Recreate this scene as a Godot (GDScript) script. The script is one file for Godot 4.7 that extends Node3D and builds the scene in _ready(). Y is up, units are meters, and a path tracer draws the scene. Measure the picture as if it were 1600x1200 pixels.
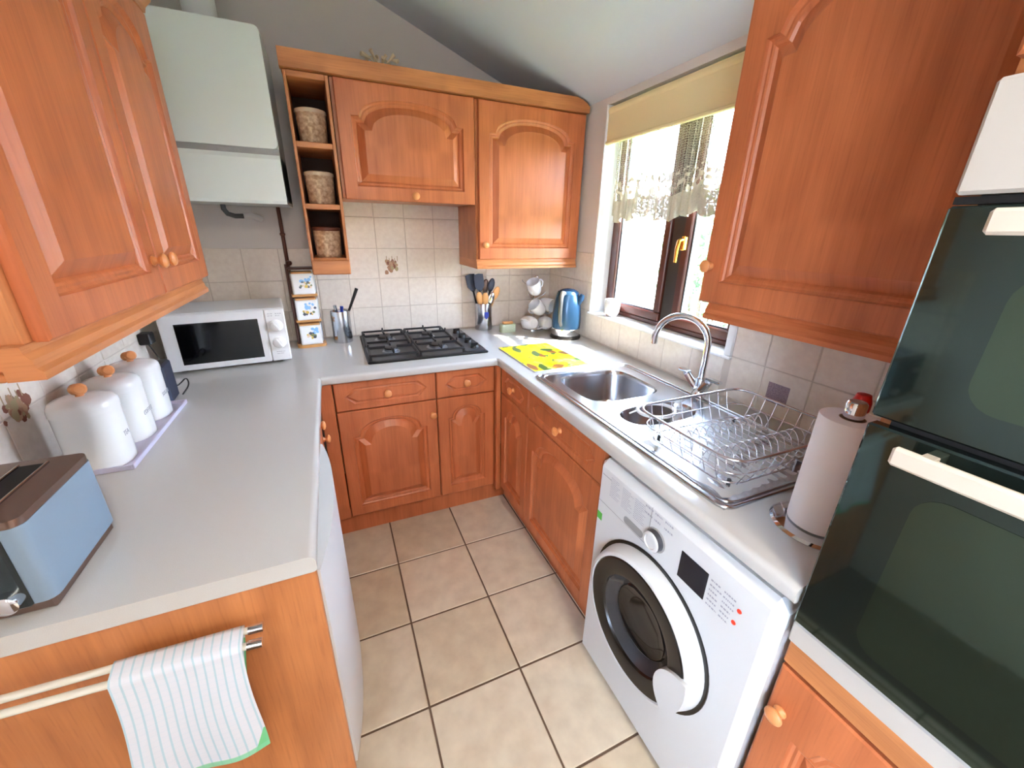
extends Node3D
# Small U-shaped kitchen with arched oak-style doors, seen from the open end of the U.

var st: SurfaceTool
var X := Transform3D()
var M := {}
var taken := {}
var rng := RandomNumberGenerator.new()

const H := 0.91          # worktop height
const ZB := -0.095        # back wall
const XL := -0.03        # left wall
const XR := 2.06         # right wall
const ZR := 4.6          # rear wall


func _ready() -> void:
	rng.seed = 7
	var cam := Camera3D.new()
	cam.name = "camera"
	cam.fov = 87.78
	cam.near = 0.02
	cam.far = 200.0
	cam.transform = Transform3D(Basis(Vector3(0.9171068, 0.0196871, 0.39815517), Vector3(0.12556919, 0.93366944, -0.33540089), Vector3(-0.37834839, 0.35759446, 0.85380249)), Vector3(0.7019, 1.5057, 2.3739))
	add_child(cam)
	cam.current = true
	var we := WorldEnvironment.new()
	we.name = "environment"
	var env := Environment.new()
	var sky := Sky.new()
	var sm := ProceduralSkyMaterial.new()
	sm.sky_top_color = Color(0.74, 0.84, 0.97)
	sm.sky_horizon_color = Color(0.93, 0.96, 1.0)
	sm.ground_horizon_color = Color(0.62, 0.62, 0.58)
	sm.ground_bottom_color = Color(0.35, 0.34, 0.3)
	sky.sky_material = sm
	env.background_mode = Environment.BG_SKY
	env.sky = sky
	env.background_energy_multiplier = 1.6
	env.tonemap_mode = Environment.TONE_MAPPER_LINEAR
	env.tonemap_exposure = 38.0
	env.sdfgi_enabled = true
	env.ssao_enabled = true
	env.ssil_enabled = true
	we.environment = env
	add_child(we)
	var sun := DirectionalLight3D.new()
	sun.name = "sun"
	sun.light_color = Color(1.0, 0.96, 0.9)
	sun.light_energy = 0.42
	sun.light_angular_distance = 0.6
	sun.shadow_enabled = true
	sun.sky_mode = DirectionalLight3D.SKY_MODE_LIGHT_ONLY
	add_child(sun)
	sun.look_at_from_position(Vector3(5.0, 7.6, 3.0), Vector3.ZERO)   # comes in under the lace and falls on the sink
	materials()
	shell()
	window_and_door()
	garden()
	ceiling_lamp()
	base_units()
	worktops()
	wall_units()
	appliances()
	sink_area()
	counter_things()
	details()


# ------------------------------------------------------------------ mesh helpers
func mb(xf := Transform3D()) -> SurfaceTool:
	st = SurfaceTool.new()
	st.begin(Mesh.PRIMITIVE_TRIANGLES)
	X = xf
	st.set_smooth_group(-1)
	return st

func at(p := Vector3.ZERO, rot := Vector3.ZERO) -> void:
	X = Transform3D(Basis.from_euler(rot), p)

func flat() -> void:
	st.set_smooth_group(-1)

func tri(a: Vector3, b: Vector3, c: Vector3) -> void:
	if (b - a).cross(c - a).length_squared() < 1e-18:
		return
	st.add_vertex(X * a)
	st.add_vertex(X * c)
	st.add_vertex(X * b)

func quad(a: Vector3, b: Vector3, c: Vector3, d: Vector3) -> void:
	tri(a, b, c)
	tri(a, c, d)

func poly_o(p: Array, out: Vector3) -> void:
	var n: Vector3 = (p[1] - p[0]).cross(p[2] - p[0])
	if n.dot(out) < 0:
		p.reverse()
	for i in range(1, p.size() - 1):
		tri(p[0], p[i], p[i + 1])

func bx(lo: Vector3, hi: Vector3, b := 0.0) -> void:
	flat()
	var c := (lo + hi) / 2
	var e := (hi - lo) / 2
	b = minf(b, minf(e.x, minf(e.y, e.z)) * 0.9)
	var ax := [Vector3(1, 0, 0), Vector3(0, 1, 0), Vector3(0, 0, 1)]
	for k in 3:
		var u := (k + 1) % 3
		var v := (k + 2) % 3
		for s in [-1.0, 1.0]:
			var p := []
			for q in [[-1, -1], [1, -1], [1, 1], [-1, 1]]:
				p.append(c + ax[k] * s * e[k] + ax[u] * q[0] * (e[u] - b) + ax[v] * q[1] * (e[v] - b))
			poly_o(p, ax[k] * s)
	if b <= 0.0:
		return
	for k in 3:
		var u := (k + 1) % 3
		var v := (k + 2) % 3
		for su in [-1.0, 1.0]:
			for sv in [-1.0, 1.0]:
				var a1: Vector3 = c + ax[u] * su * e[u] + ax[v] * sv * (e[v] - b)
				var a2: Vector3 = c + ax[u] * su * (e[u] - b) + ax[v] * sv * e[v]
				var d: Vector3 = ax[k] * (e[k] - b)
				poly_o([a1 - d, a1 + d, a2 + d, a2 - d], ax[u] * su + ax[v] * sv)
	for sx in [-1.0, 1.0]:
		for sy in [-1.0, 1.0]:
			for sz in [-1.0, 1.0]:
				poly_o([c + Vector3(sx * e.x, sy * (e.y - b), sz * (e.z - b)), c + Vector3(sx * (e.x - b), sy * e.y, sz * (e.z - b)), c + Vector3(sx * (e.x - b), sy * (e.y - b), sz * e.z)], Vector3(sx, sy, sz))

func V2(a: Array) -> PackedVector2Array:
	var o := PackedVector2Array()
	for i in range(0, a.size(), 2):
		o.append(Vector2(a[i], a[i + 1]))
	return o

# profile: (radius, height) from bottom to top; turned round the y axis
func lathe(prof: PackedVector2Array, seg := 24, sx := 1.0, sz := 1.0) -> void:
	var g := 1
	for i in prof.size() - 1:
		if i > 0:
			var d0 := prof[i] - prof[i - 1]
			var d1 := prof[i + 1] - prof[i]
			if absf(d0.angle_to(d1)) > 0.7:
				g += 1
		st.set_smooth_group(g)
		for j in seg:
			var a0 := TAU * j / seg
			var a1 := TAU * (j + 1) / seg
			var c0 := Vector3(cos(a0) * sx, 0, sin(a0) * sz)
			var c1 := Vector3(cos(a1) * sx, 0, sin(a1) * sz)
			var y0 := Vector3(0, prof[i].y, 0)
			var y1 := Vector3(0, prof[i + 1].y, 0)
			quad(c1 * prof[i].x + y0, c0 * prof[i].x + y0, c0 * prof[i + 1].x + y1, c1 * prof[i + 1].x + y1)
	flat()

func tube(pts: Array, r, seg := 8, closed := false) -> void:
	var n := pts.size()
	var rings := []
	var nrm := Vector3.ZERO
	for i in n:
		var t: Vector3
		if closed:
			t = (pts[(i + 1) % n] - pts[(i + n - 1) % n]).normalized()
		else:
			t = (pts[mini(i + 1, n - 1)] - pts[maxi(i - 1, 0)]).normalized()
		if nrm == Vector3.ZERO:
			nrm = t.cross(Vector3.UP if absf(t.y) < 0.9 else Vector3.RIGHT).normalized()
		nrm = (nrm - t * nrm.dot(t)).normalized()
		var b := t.cross(nrm)
		var rr: float = r[i] if r is Array else r
		var ring := []
		for j in seg:
			var a := TAU * j / seg
			ring.append(pts[i] + (nrm * cos(a) + b * sin(a)) * rr)
		rings.append(ring)
	st.set_smooth_group(1)
	for i in (n if closed else n - 1):
		var r0: Array = rings[i]
		var r1: Array = rings[(i + 1) % n]
		for j in seg:
			var k := (j + 1) % seg
			quad(r0[j], r0[k], r1[k], r1[j])
	flat()
	if not closed:
		for j in range(1, seg - 1):
			tri(rings[0][0], rings[0][j + 1], rings[0][j])
			tri(rings[n - 1][0], rings[n - 1][j], rings[n - 1][j + 1])

# polygon in x,y drawn out along z
func prism(poly: PackedVector2Array, z0: float, z1: float, smooth := false) -> void:
	if Geometry2D.is_polygon_clockwise(poly) == false:
		pass
	var area := 0.0
	var n := poly.size()
	for i in n:
		area += poly[i].cross(poly[(i + 1) % n])
	if area < 0:
		poly.reverse()
	var g := 1
	for i in n:
		var a := poly[i]
		var b := poly[(i + 1) % n]
		if smooth:
			var p := poly[(i + n - 1) % n]
			if absf((a - p).angle_to(b - a)) > 0.6:
				g += 1
			st.set_smooth_group(g)
		quad(Vector3(a.x, a.y, z0), Vector3(b.x, b.y, z0), Vector3(b.x, b.y, z1), Vector3(a.x, a.y, z1))
	flat()
	var t := Geometry2D.triangulate_polygon(poly)
	for i in range(0, t.size(), 3):
		for z in [z0, z1]:
			poly_o([Vector3(poly[t[i]].x, poly[t[i]].y, z), Vector3(poly[t[i + 1]].x, poly[t[i + 1]].y, z), Vector3(poly[t[i + 2]].x, poly[t[i + 2]].y, z)], Vector3(0, 0, -1 if z == z0 else 1))

func rrect(x0: float, y0: float, x1: float, y1: float, r: float, k := 5) -> PackedVector2Array:
	var o := PackedVector2Array()
	var cs := [[x1 - r, y0 + r, -PI / 2], [x1 - r, y1 - r, 0.0], [x0 + r, y1 - r, PI / 2], [x0 + r, y0 + r, PI]]
	for c in cs:
		for i in k + 1:
			var a: float = c[2] + PI / 2 * i / k
			o.append(Vector2(c[0] + r * cos(a), c[1] + r * sin(a)))
	return o

func circle(cx: float, cy: float, r: float, k := 20) -> PackedVector2Array:
	var o := PackedVector2Array()
	for i in k:
		o.append(Vector2(cx + r * cos(TAU * i / k), cy + r * sin(TAU * i / k)))
	return o

func numbered(called: String) -> String:
	if not taken.has(called):
		taken[called] = 0
		return called
	taken[called] += 1
	return "%s_%03d" % [called, taken[called]]

func done(called: String, m: Material, parent: Node3D = null, pos := Transform3D()) -> MeshInstance3D:
	st.generate_normals()
	var o := MeshInstance3D.new()
	o.mesh = st.commit()
	o.mesh.surface_set_material(0, m)
	o.transform = pos
	put(o, called, parent)
	return o

func put(o: Node3D, called: String, parent: Node3D = null) -> void:
	if parent == null or parent == self:
		o.name = numbered(called)
		add_child(o)
	else:
		var n := 0
		var nm := called
		while parent.has_node(nm):
			n += 1
			nm = "%s_%03d" % [called, n]
		o.name = nm
		parent.add_child(o)

func inst(mesh: Mesh, called: String, parent: Node3D, pos := Transform3D(), m: Material = null) -> MeshInstance3D:
	var o := MeshInstance3D.new()
	o.mesh = mesh
	if m:
		o.material_override = m
	o.transform = pos
	put(o, called, parent)
	return o

func tag(o: Node3D, label: String, category: String, group := "") -> Node3D:
	o.set_meta("label", label)
	o.set_meta("category", category)
	if group:
		o.set_meta("group", group)
	return o

func thing(called: String, label: String, category: String, p := Vector3.ZERO, turn := 0.0, group := "") -> Node3D:
	var o := Node3D.new()
	o.position = p
	o.rotation.y = turn
	put(o, called)
	return tag(o, label, category, group)

func structure(o: Node3D, label := "", category := "") -> Node3D:
	o.set_meta("kind", "structure")
	if label:
		o.set_meta("label", label)
		o.set_meta("category", category)
	return o

func T(p := Vector3.ZERO, rot := Vector3.ZERO) -> Transform3D:
	return Transform3D(Basis.from_euler(rot), p)

# a flat print: rectangle in local x,y facing +z with picture coordinates
func print_quad(w: float, h: float, called: String, m: Material, parent: Node3D, pos: Transform3D) -> MeshInstance3D:
	var s := SurfaceTool.new()
	s.begin(Mesh.PRIMITIVE_TRIANGLES)
	var c := [[0, 0, 0, 1], [w, 0, 1, 1], [w, h, 1, 0], [0, h, 0, 0]]
	for i in [0, 2, 1, 0, 3, 2]:
		s.set_normal(Vector3(0, 0, 1))
		s.set_uv(Vector2(c[i][2], c[i][3]))
		s.add_vertex(Vector3(c[i][0], c[i][1], 0))
	var o := MeshInstance3D.new()
	o.mesh = s.commit()
	o.mesh.surface_set_material(0, m)
	o.transform = pos
	put(o, called, parent)
	return o

func lettering(s: String, size: float, m: Material, parent: Node3D, pos: Transform3D, called := "lettering") -> void:
	var t := TextMesh.new()
	t.text = s
	var f := SystemFont.new()
	f.font_names = PackedStringArray(["Droid Sans"])
	t.font = f
	t.font_size = 32
	t.pixel_size = size / 32.0
	t.depth = 0.0006
	t.material = m
	var o := MeshInstance3D.new()
	o.mesh = t
	o.transform = pos
	put(o, called, parent)


# ------------------------------------------------------------------ materials
func mat(key: String, c: Color, rough := 0.5, metal := 0.0) -> StandardMaterial3D:
	var m := StandardMaterial3D.new()
	m.resource_name = key
	m.albedo_color = c
	m.roughness = rough
	m.metallic = metal
	M[key] = m
	return m

func tri_tex(m: StandardMaterial3D, tex: Texture2D, scale: float, world := false) -> void:
	m.albedo_texture = tex
	m.uv1_triplanar = true
	m.uv1_world_triplanar = world
	m.uv1_scale = Vector3.ONE * scale
	m.uv1_triplanar_sharpness = 8.0

func noise(sd: int, f: float, oct := 3) -> FastNoiseLite:
	var n := FastNoiseLite.new()
	n.seed = sd
	n.noise_type = FastNoiseLite.TYPE_SIMPLEX_SMOOTH
	n.frequency = f
	n.fractal_octaves = oct
	return n

func wood_image(sd: int, horizontal: bool) -> ImageTexture:
	var sz := 512
	var make := func(k: int, f: float, short: int) -> Image:
		var n := noise(sd + k, f, 2)
		var im: Image = n.get_seamless_image(short, sz) if horizontal else n.get_seamless_image(sz, short)
		im.convert(Image.FORMAT_L8)
		im.resize(sz, sz, Image.INTERPOLATE_CUBIC)
		return im
	var fine: Image = make.call(1, 0.16, 22)
	var mid: Image = make.call(2, 0.035, 12)
	var broad: Image = make.call(3, 0.008, 160)
	var fd := fine.get_data()
	var md := mid.get_data()
	var bd := broad.get_data()
	var out := PackedByteArray()
	out.resize(sz * sz * 3)
	for i in sz * sz:
		var v := 1.0 + (fd[i] / 255.0 - 0.5) * 0.05 + (md[i] / 255.0 - 0.5) * 0.075 + (bd[i] / 255.0 - 0.5) * 0.14
		if fd[i] < 62:
			v -= 0.025
		out[i * 3] = clampi(int(228 * v), 0, 255)
		out[i * 3 + 1] = clampi(int(226 * pow(v, 1.25)), 0, 255)
		out[i * 3 + 2] = clampi(int(222 * pow(v, 1.45)), 0, 255)
	return ImageTexture.create_from_image(Image.create_from_data(sz, sz, false, Image.FORMAT_RGB8, out))

func mottle(sd: int, f: float, lo: Color, hi: Color, oct := 4) -> NoiseTexture2D:
	var t := NoiseTexture2D.new()
	t.width = 512
	t.height = 512
	t.seamless = true
	t.noise = noise(sd, f, oct)
	var g := Gradient.new()
	g.set_color(0, lo)
	g.set_color(1, hi)
	t.color_ramp = g
	return t

func materials() -> void:
	var wv := wood_image(11, false)
	var wh := wood_image(31, true)
	for k in [["wood", Color(0.84, 0.485, 0.3)], ["wood_gold", Color(0.85, 0.55, 0.34)]]:
		var a := mat(k[0], k[1], 0.38)
		tri_tex(a, wv, 2.0)
		var b := mat(k[0] + "_across", k[1], 0.38)
		tri_tex(b, wh, 2.0)
	mat("knob", Color(0.86, 0.57, 0.35), 0.3)
	mat("pale_wood", Color(0.82, 0.6, 0.36), 0.5)
	mat("dark_wood", Color(0.3, 0.15, 0.1), 0.4)
	tri_tex(mat("cab_in", Color(0.55, 0.36, 0.24), 0.6), wv, 2.0)
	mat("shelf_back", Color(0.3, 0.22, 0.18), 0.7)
	var wt := mat("worktop", Color(1, 1, 1), 0.2)
	tri_tex(wt, mottle(5, 0.25, Color(0.73, 0.725, 0.71), Color(0.80, 0.795, 0.78), 2), 6.0, true)
	tri_tex(mat("floor_tile", Color.WHITE, 0.35), mottle(8, 0.012, Color(0.84, 0.78, 0.69), Color(0.92, 0.87, 0.78), 5), 1.6, true)
	tri_tex(mat("floor_tile_b", Color(0.96, 0.95, 0.93), 0.35), mottle(8, 0.012, Color(0.84, 0.78, 0.69), Color(0.92, 0.87, 0.78), 5), 1.6, true)
	mat("floor_grout", Color(0.42, 0.34, 0.27), 0.9)
	tri_tex(mat("wall_tile", Color.WHITE, 0.22), mottle(9, 0.02, Color(0.87, 0.82, 0.77), Color(0.91, 0.87, 0.82), 3), 3.0, true)
	mat("wall_grout", Color(0.78, 0.73, 0.68), 0.9)
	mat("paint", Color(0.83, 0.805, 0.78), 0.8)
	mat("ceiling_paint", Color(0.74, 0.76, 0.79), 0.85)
	mat("white_gloss", Color(0.93, 0.93, 0.93), 0.2)
	mat("white_plastic", Color(0.9, 0.9, 0.9), 0.35)
	mat("appliance_white", Color(0.84, 0.85, 0.855), 0.3)
	mat("boiler_white", Color(0.88, 0.91, 0.9), 0.25)
	mat("grey_print", Color(0.55, 0.56, 0.58), 0.6)
	mat("band_grey", Color(0.6, 0.6, 0.6), 0.4)
	mat("black_gloss", Color(0.02, 0.022, 0.026), 0.08)
	mat("black", Color(0.035, 0.037, 0.045), 0.45)
	mat("black_rough", Color(0.05, 0.05, 0.055), 0.7)
	mat("iron", Color(0.06, 0.062, 0.075), 0.5)
	mat("enamel", Color(0.25, 0.255, 0.28), 0.4)
	mat("chrome", Color(0.85, 0.86, 0.88), 0.08, 1.0)
	mat("steel", Color(0.74, 0.75, 0.77), 0.2, 1.0)
	mat("steel_dull", Color(0.6, 0.62, 0.65), 0.36, 1.0)
	mat("wire", Color(0.86, 0.87, 0.9), 0.25, 1.0)
	mat("brass", Color(0.85, 0.62, 0.26), 0.25, 1.0)
	mat("oven_glass", Color(0.27, 0.33, 0.32), 0.05, 0.92)
	mat("oven_window", Color(0.31, 0.38, 0.33), 0.05, 0.9)
	mat("oven_silver", Color(0.72, 0.7, 0.67), 0.35)
	mat("oven_handle", Color(0.8, 0.76, 0.7), 0.35)
	mat("oven_inside", Color(0.05, 0.075, 0.05), 0.4)
	mat("drum_glass", Color(0.05, 0.055, 0.065), 0.06)
	mat("drum_ring", Color(0.035, 0.037, 0.042), 0.25)
	mat("bowl_grey", Color(0.2, 0.205, 0.22), 0.15)
	mat("display", Color(0.07, 0.09, 0.14), 0.15)
	mat("red", Color(0.85, 0.12, 0.1), 0.35)
	mat("led_red", Color(0.95, 0.25, 0.15), 0.4)
	mat("green_label", Color(0.35, 0.72, 0.3), 0.5)
	mat("frame_brown", Color(0.3, 0.14, 0.1), 0.35)
	mat("frame_dark", Color(0.17, 0.14, 0.13), 0.35)
	mat("gasket", Color(0.35, 0.36, 0.38), 0.5)
	mat("copper_brown", Color(0.36, 0.18, 0.12), 0.4)
	mat("pipe_grey", Color(0.3, 0.31, 0.31), 0.5)
	mat("blue_metal", Color(0.42, 0.58, 0.72), 0.3, 0.25)
	mat("toaster_blue", Color(0.5, 0.58, 0.65), 0.4, 0.05)
	mat("toaster_end", Color(0.16, 0.2, 0.21), 0.3, 0.3)
	mat("bronze", Color(0.5, 0.42, 0.38), 0.3, 0.8)
	mat("kettle_blue", Color(0.16, 0.29, 0.41), 0.25, 0.3)
	mat("navy", Color(0.13, 0.16, 0.24), 0.45)
	mat("lilac_tray", Color(0.78, 0.77, 0.86), 0.4)
	mat("ceramic", Color(0.9, 0.9, 0.89), 0.15)
	mat("mug_white", Color(0.86, 0.86, 0.88), 0.15)
	mat("blue_tag", Color(0.1, 0.2, 0.6), 0.4)
	mat("paper", Color(0.92, 0.91, 0.92), 0.9)
	mat("card", Color(0.6, 0.5, 0.42), 0.9)
	mat("rubber_dark", Color(0.12, 0.12, 0.13), 0.7)
	mat("straw", Color(0.88, 0.8, 0.66), 0.8)
	mat("bark", Color(0.3, 0.22, 0.16), 0.9)
	mat("lawn", Color(0.52, 0.62, 0.36), 0.95)
	mat("fence_pale", Color(0.88, 0.86, 0.82), 0.8)
	mat("leaf", Color(0.2, 0.42, 0.2), 0.5).backlight = Color(0.2, 0.35, 0.1)
	mat("leaf_b", Color(0.3, 0.52, 0.25), 0.5).backlight = Color(0.25, 0.4, 0.12)
	mat("blind", Color(0.93, 0.86, 0.66), 0.8).backlight = Color(0.6, 0.53, 0.36)
	mat("cream_cloth", Color(0.84, 0.78, 0.68), 0.9)
	mat("rod_white", Color(0.86, 0.85, 0.8), 0.35)
	mat("green_bottle", Color(0.16, 0.22, 0.16), 0.2)
	mat("pink_bottle", Color(0.78, 0.6, 0.52), 0.25)
	var gl := mat("glass", Color(0.95, 0.97, 0.97, 0.06), 0.02)
	gl.transparency = BaseMaterial3D.TRANSPARENCY_ALPHA
	gl.metallic_specular = 0.5


# ------------------------------------------------------------------ room
var tile_cache := {}
func tile_mesh(w: float, h: float, t: float, b: float, m: Material, key: String) -> Mesh:
	var k := "%s %.3f %.3f" % [key, w, h]
	if not tile_cache.has(k):
		mb()
		var p := [Vector3(0, 0, 0), Vector3(w, 0, 0), Vector3(w, h, 0), Vector3(0, h, 0)]
		var q := [Vector3(0, 0, t - b), Vector3(w, 0, t - b), Vector3(w, h, t - b), Vector3(0, h, t - b)]
		var r := [Vector3(b, b, t), Vector3(w - b, b, t), Vector3(w - b, h - b, t), Vector3(b, h - b, t)]
		for i in 4:
			var j := (i + 1) % 4
			quad(p[i], p[j], q[j], q[i])
			quad(q[i], q[j], r[j], r[i])
		quad(r[0], r[1], r[2], r[3])
		st.generate_normals()
		var me := st.commit()
		me.surface_set_material(0, m)
		tile_cache[k] = me
	return tile_cache[k]

# lays tiles over [a0,a1] x [b0,b1] of a wall plane; rect holes are left out. basis: origin + ax*a + ay*b, facing n
func lay(parent: Node3D, called: String, key: String, m: Material, ga: float, gb: float, pitch: float, a0: float, a1: float, b0: float, b1: float, xf: Transform3D, gap: float, thick: float, bev: float, holes := []) -> void:
	var ia := int(floor((a0 - ga) / pitch))
	while ga + ia * pitch < a1 - 0.004:
		var ib := int(floor((b0 - gb) / pitch))
		while gb + ib * pitch < b1 - 0.004:
			var x0 := maxf(ga + ia * pitch + gap / 2, a0)
			var x1 := minf(ga + (ia + 1) * pitch - gap / 2, a1)
			var y0 := maxf(gb + ib * pitch + gap / 2, b0)
			var y1 := minf(gb + (ib + 1) * pitch - gap / 2, b1)
			var skip := false
			for hh in holes:
				var hr: Rect2 = hh
				if x0 >= hr.position.x - 0.01 and x1 <= hr.end.x + 0.01 and y0 >= hr.position.y - 0.01 and y1 <= hr.end.y + 0.01:
					skip = true
				elif hr.intersects(Rect2(x0, y0, x1 - x0, y1 - y0)):
					if y0 < hr.position.y - 0.01 and y1 > hr.position.y and (x0 + x1) / 2 > hr.position.x and (x0 + x1) / 2 < hr.end.x:
						y1 = hr.position.y
					elif x0 < hr.position.x - 0.01:
						x1 = minf(x1, hr.position.x)
					elif x1 > hr.end.x + 0.01:
						x0 = maxf(x0, hr.end.x)
					else:
						y1 = minf(y1, hr.position.y)
			if not skip and x1 - x0 > 0.008 and y1 - y0 > 0.008:
				var me := tile_mesh(snappedf(x1 - x0, 0.001), snappedf(y1 - y0, 0.001), thick, bev, m, key)
				inst(me, called, parent, xf * Transform3D(Basis.from_euler(Vector3(rng.randf_range(-1, 1), rng.randf_range(-1, 1), 0) * 0.002), Vector3(x0, y0, 0)), m if rng.randf() > 0.4 or not M.has(key + "_b") else M[key + "_b"])
			ib += 1
		ia += 1

func ceil_y(x: float) -> float:
	return 2.135 + 0.372 * (XR - x)

const WZ0 := 0.41
const WZ1 := 1.367
const WY0 := 1.068
const WY1 := 2.1

func shell() -> void:
	var f := Node3D.new()
	put(f, "floor")
	structure(f)
	mb()
	bx(Vector3(XL - 0.2, -0.15, ZB - 0.2), Vector3(XR + 0.25, -0.0025, ZR + 0.2))
	done("grout_bed", M.floor_grout, f)
	lay(f, "floor_tile", "floor_tile", M.floor_tile, 0.8197, -0.8059, 0.3358, 0.45, XR, -ZR, -0.42, Transform3D(Basis(Vector3(1, 0, 0), Vector3(0, 0, -1), Vector3(0, 1, 0)), Vector3(0, -0.0075, 0)), 0.007, 0.0075, 0.0022)
	# back wall under the sloping ceiling
	var wb := Node3D.new()
	put(wb, "wall_back")
	structure(wb)
	mb()
	prism(PackedVector2Array([Vector2(XL - 0.2, -0.1), Vector2(XR + 0.25, -0.1), Vector2(XR + 0.25, ceil_y(XR + 0.25) + 0.1), Vector2(XL - 0.2, ceil_y(XL - 0.2) + 0.1)]), ZB - 0.2, ZB - 0.006)
	done("plaster", M.paint, wb)
	var wx := Transform3D(Basis(), Vector3(0, 0, ZB - 0.006))
	mb()
	bx(Vector3(XL, 0.87, ZB - 0.007), Vector3(XR, 1.397, ZB - 0.0015))
	bx(Vector3(0.77, 1.397, ZB - 0.007), Vector3(1.43, 1.72, ZB - 0.0015))
	done("grout_bed", M.wall_grout, wb)
	lay(wb, "wall_tile", "wall_tile", M.wall_tile, 0.947, 0.910, 0.163, XL, XR, 0.915, 1.399, wx, 0.0035, 0.006, 0.0015)
	lay(wb, "wall_tile", "wall_tile", M.wall_tile, 0.947, 0.910, 0.163, 0.785, 1.43, 1.401, 1.72, wx, 0.0035, 0.006, 0.0015)
	# left wall
	var wl := Node3D.new()
	put(wl, "wall_left")
	structure(wl)
	mb()
	bx(Vector3(XL - 0.2, -0.1, ZB - 0.2), Vector3(XL - 0.006, 3.1, 3.2))
	bx(Vector3(XL - 0.2, -0.1, 4.25), Vector3(XL - 0.006, 3.1, ZR + 0.2))
	bx(Vector3(XL - 0.2, -0.1, 3.2), Vector3(XL - 0.006, 0.95, 4.25))
	bx(Vector3(XL - 0.2, 2.1, 3.2), Vector3(XL - 0.006, 3.1, 4.25))
	done("plaster", M.paint, wl)
	mb()
	bx(Vector3(XL - 0.007, 0.87, ZB), Vector3(XL - 0.0015, 1.397, 1.672))
	done("grout_bed", M.wall_grout, wl)
	lay(wl, "wall_tile", "wall_tile", M.wall_tile, -1.16, 0.915, 0.1615, -1.672, -ZB, 0.915, 1.399, Transform3D(Basis(Vector3(0, 0, -1), Vector3(0, 1, 0), Vector3(1, 0, 0)), Vector3(XL - 0.006, 0, 0)), 0.0035, 0.006, 0.0015)
	# right wall with the window opening
	var wr := Node3D.new()
	put(wr, "wall_right")
	structure(wr)
	mb()
	bx(Vector3(XR + 0.006, -0.1, ZB - 0.2), Vector3(XR + 0.25, WY0, ZR + 0.2))
	bx(Vector3(XR + 0.006, WY0, ZB - 0.2), Vector3(XR + 0.25, 2.3, WZ0))
	bx(Vector3(XR + 0.006, WY0, WZ1), Vector3(XR + 0.25, 2.3, ZR + 0.2))
	bx(Vector3(XR + 0.006, WY1, WZ0), Vector3(XR + 0.25, 2.3, WZ1))
	done("plaster", M.paint, wr)
	mb()
	bx(Vector3(XR + 0.0015, 0.87, ZB), Vector3(XR + 0.007, WY0 - 0.004, 2.6))
	bx(Vector3(XR + 0.0015, WY0 - 0.004, ZB), Vector3(XR + 0.007, 1.397, WZ0 - 0.004))
	bx(Vector3(XR + 0.0015, WY0 - 0.004, WZ1 + 0.004), Vector3(XR + 0.007, 1.397, 2.6))
	done("grout_bed", M.wall_grout, wr)
	lay(wr, "wall_tile", "wall_tile", M.wall_tile, 0.053, 0.915, 0.1615, ZB, 2.6, 0.915, 1.399, Transform3D(Basis(Vector3(0, 0, 1), Vector3(0, 1, 0), Vector3(-1, 0, 0)), Vector3(XR + 0.006, 0, 0)), 0.0035, 0.006, 0.0015, [Rect2(WZ0 - 0.006, WY0 - 0.006, WZ1 - WZ0 + 0.012, 1.0)])
	# white linings of the opening
	mb()
	bx(Vector3(XR - 0.012, WY0 - 0.006, WZ0 - 0.008), Vector3(2.2, WY0 + 0.006, WZ1 + 0.006), 0.003)
	done("sill", M.white_gloss, wr)
	mb()
	bx(Vector3(XR - 0.002, WY0 + 0.006, WZ0 - 0.004), Vector3(2.2, WY1, WZ0 + 0.006), 0.002)
	bx(Vector3(XR - 0.006, WY0 + 0.006, WZ1 - 0.03), Vector3(2.2, WY1, WZ1 + 0.004), 0.004)
	done("reveal", M.white_plastic, wr)
	mb()
	bx(Vector3(XL - 0.2, -0.1, ZR), Vector3(XR + 0.25, 3.1, ZR + 0.2))
	structure(done("wall_rear", M.paint))
	# sloping ceiling
	mb()
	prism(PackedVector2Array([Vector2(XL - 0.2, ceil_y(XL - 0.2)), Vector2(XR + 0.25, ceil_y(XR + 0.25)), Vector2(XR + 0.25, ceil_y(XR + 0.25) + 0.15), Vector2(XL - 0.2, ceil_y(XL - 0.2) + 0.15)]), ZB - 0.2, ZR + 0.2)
	structure(done("ceiling", M.ceiling_paint))

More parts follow.
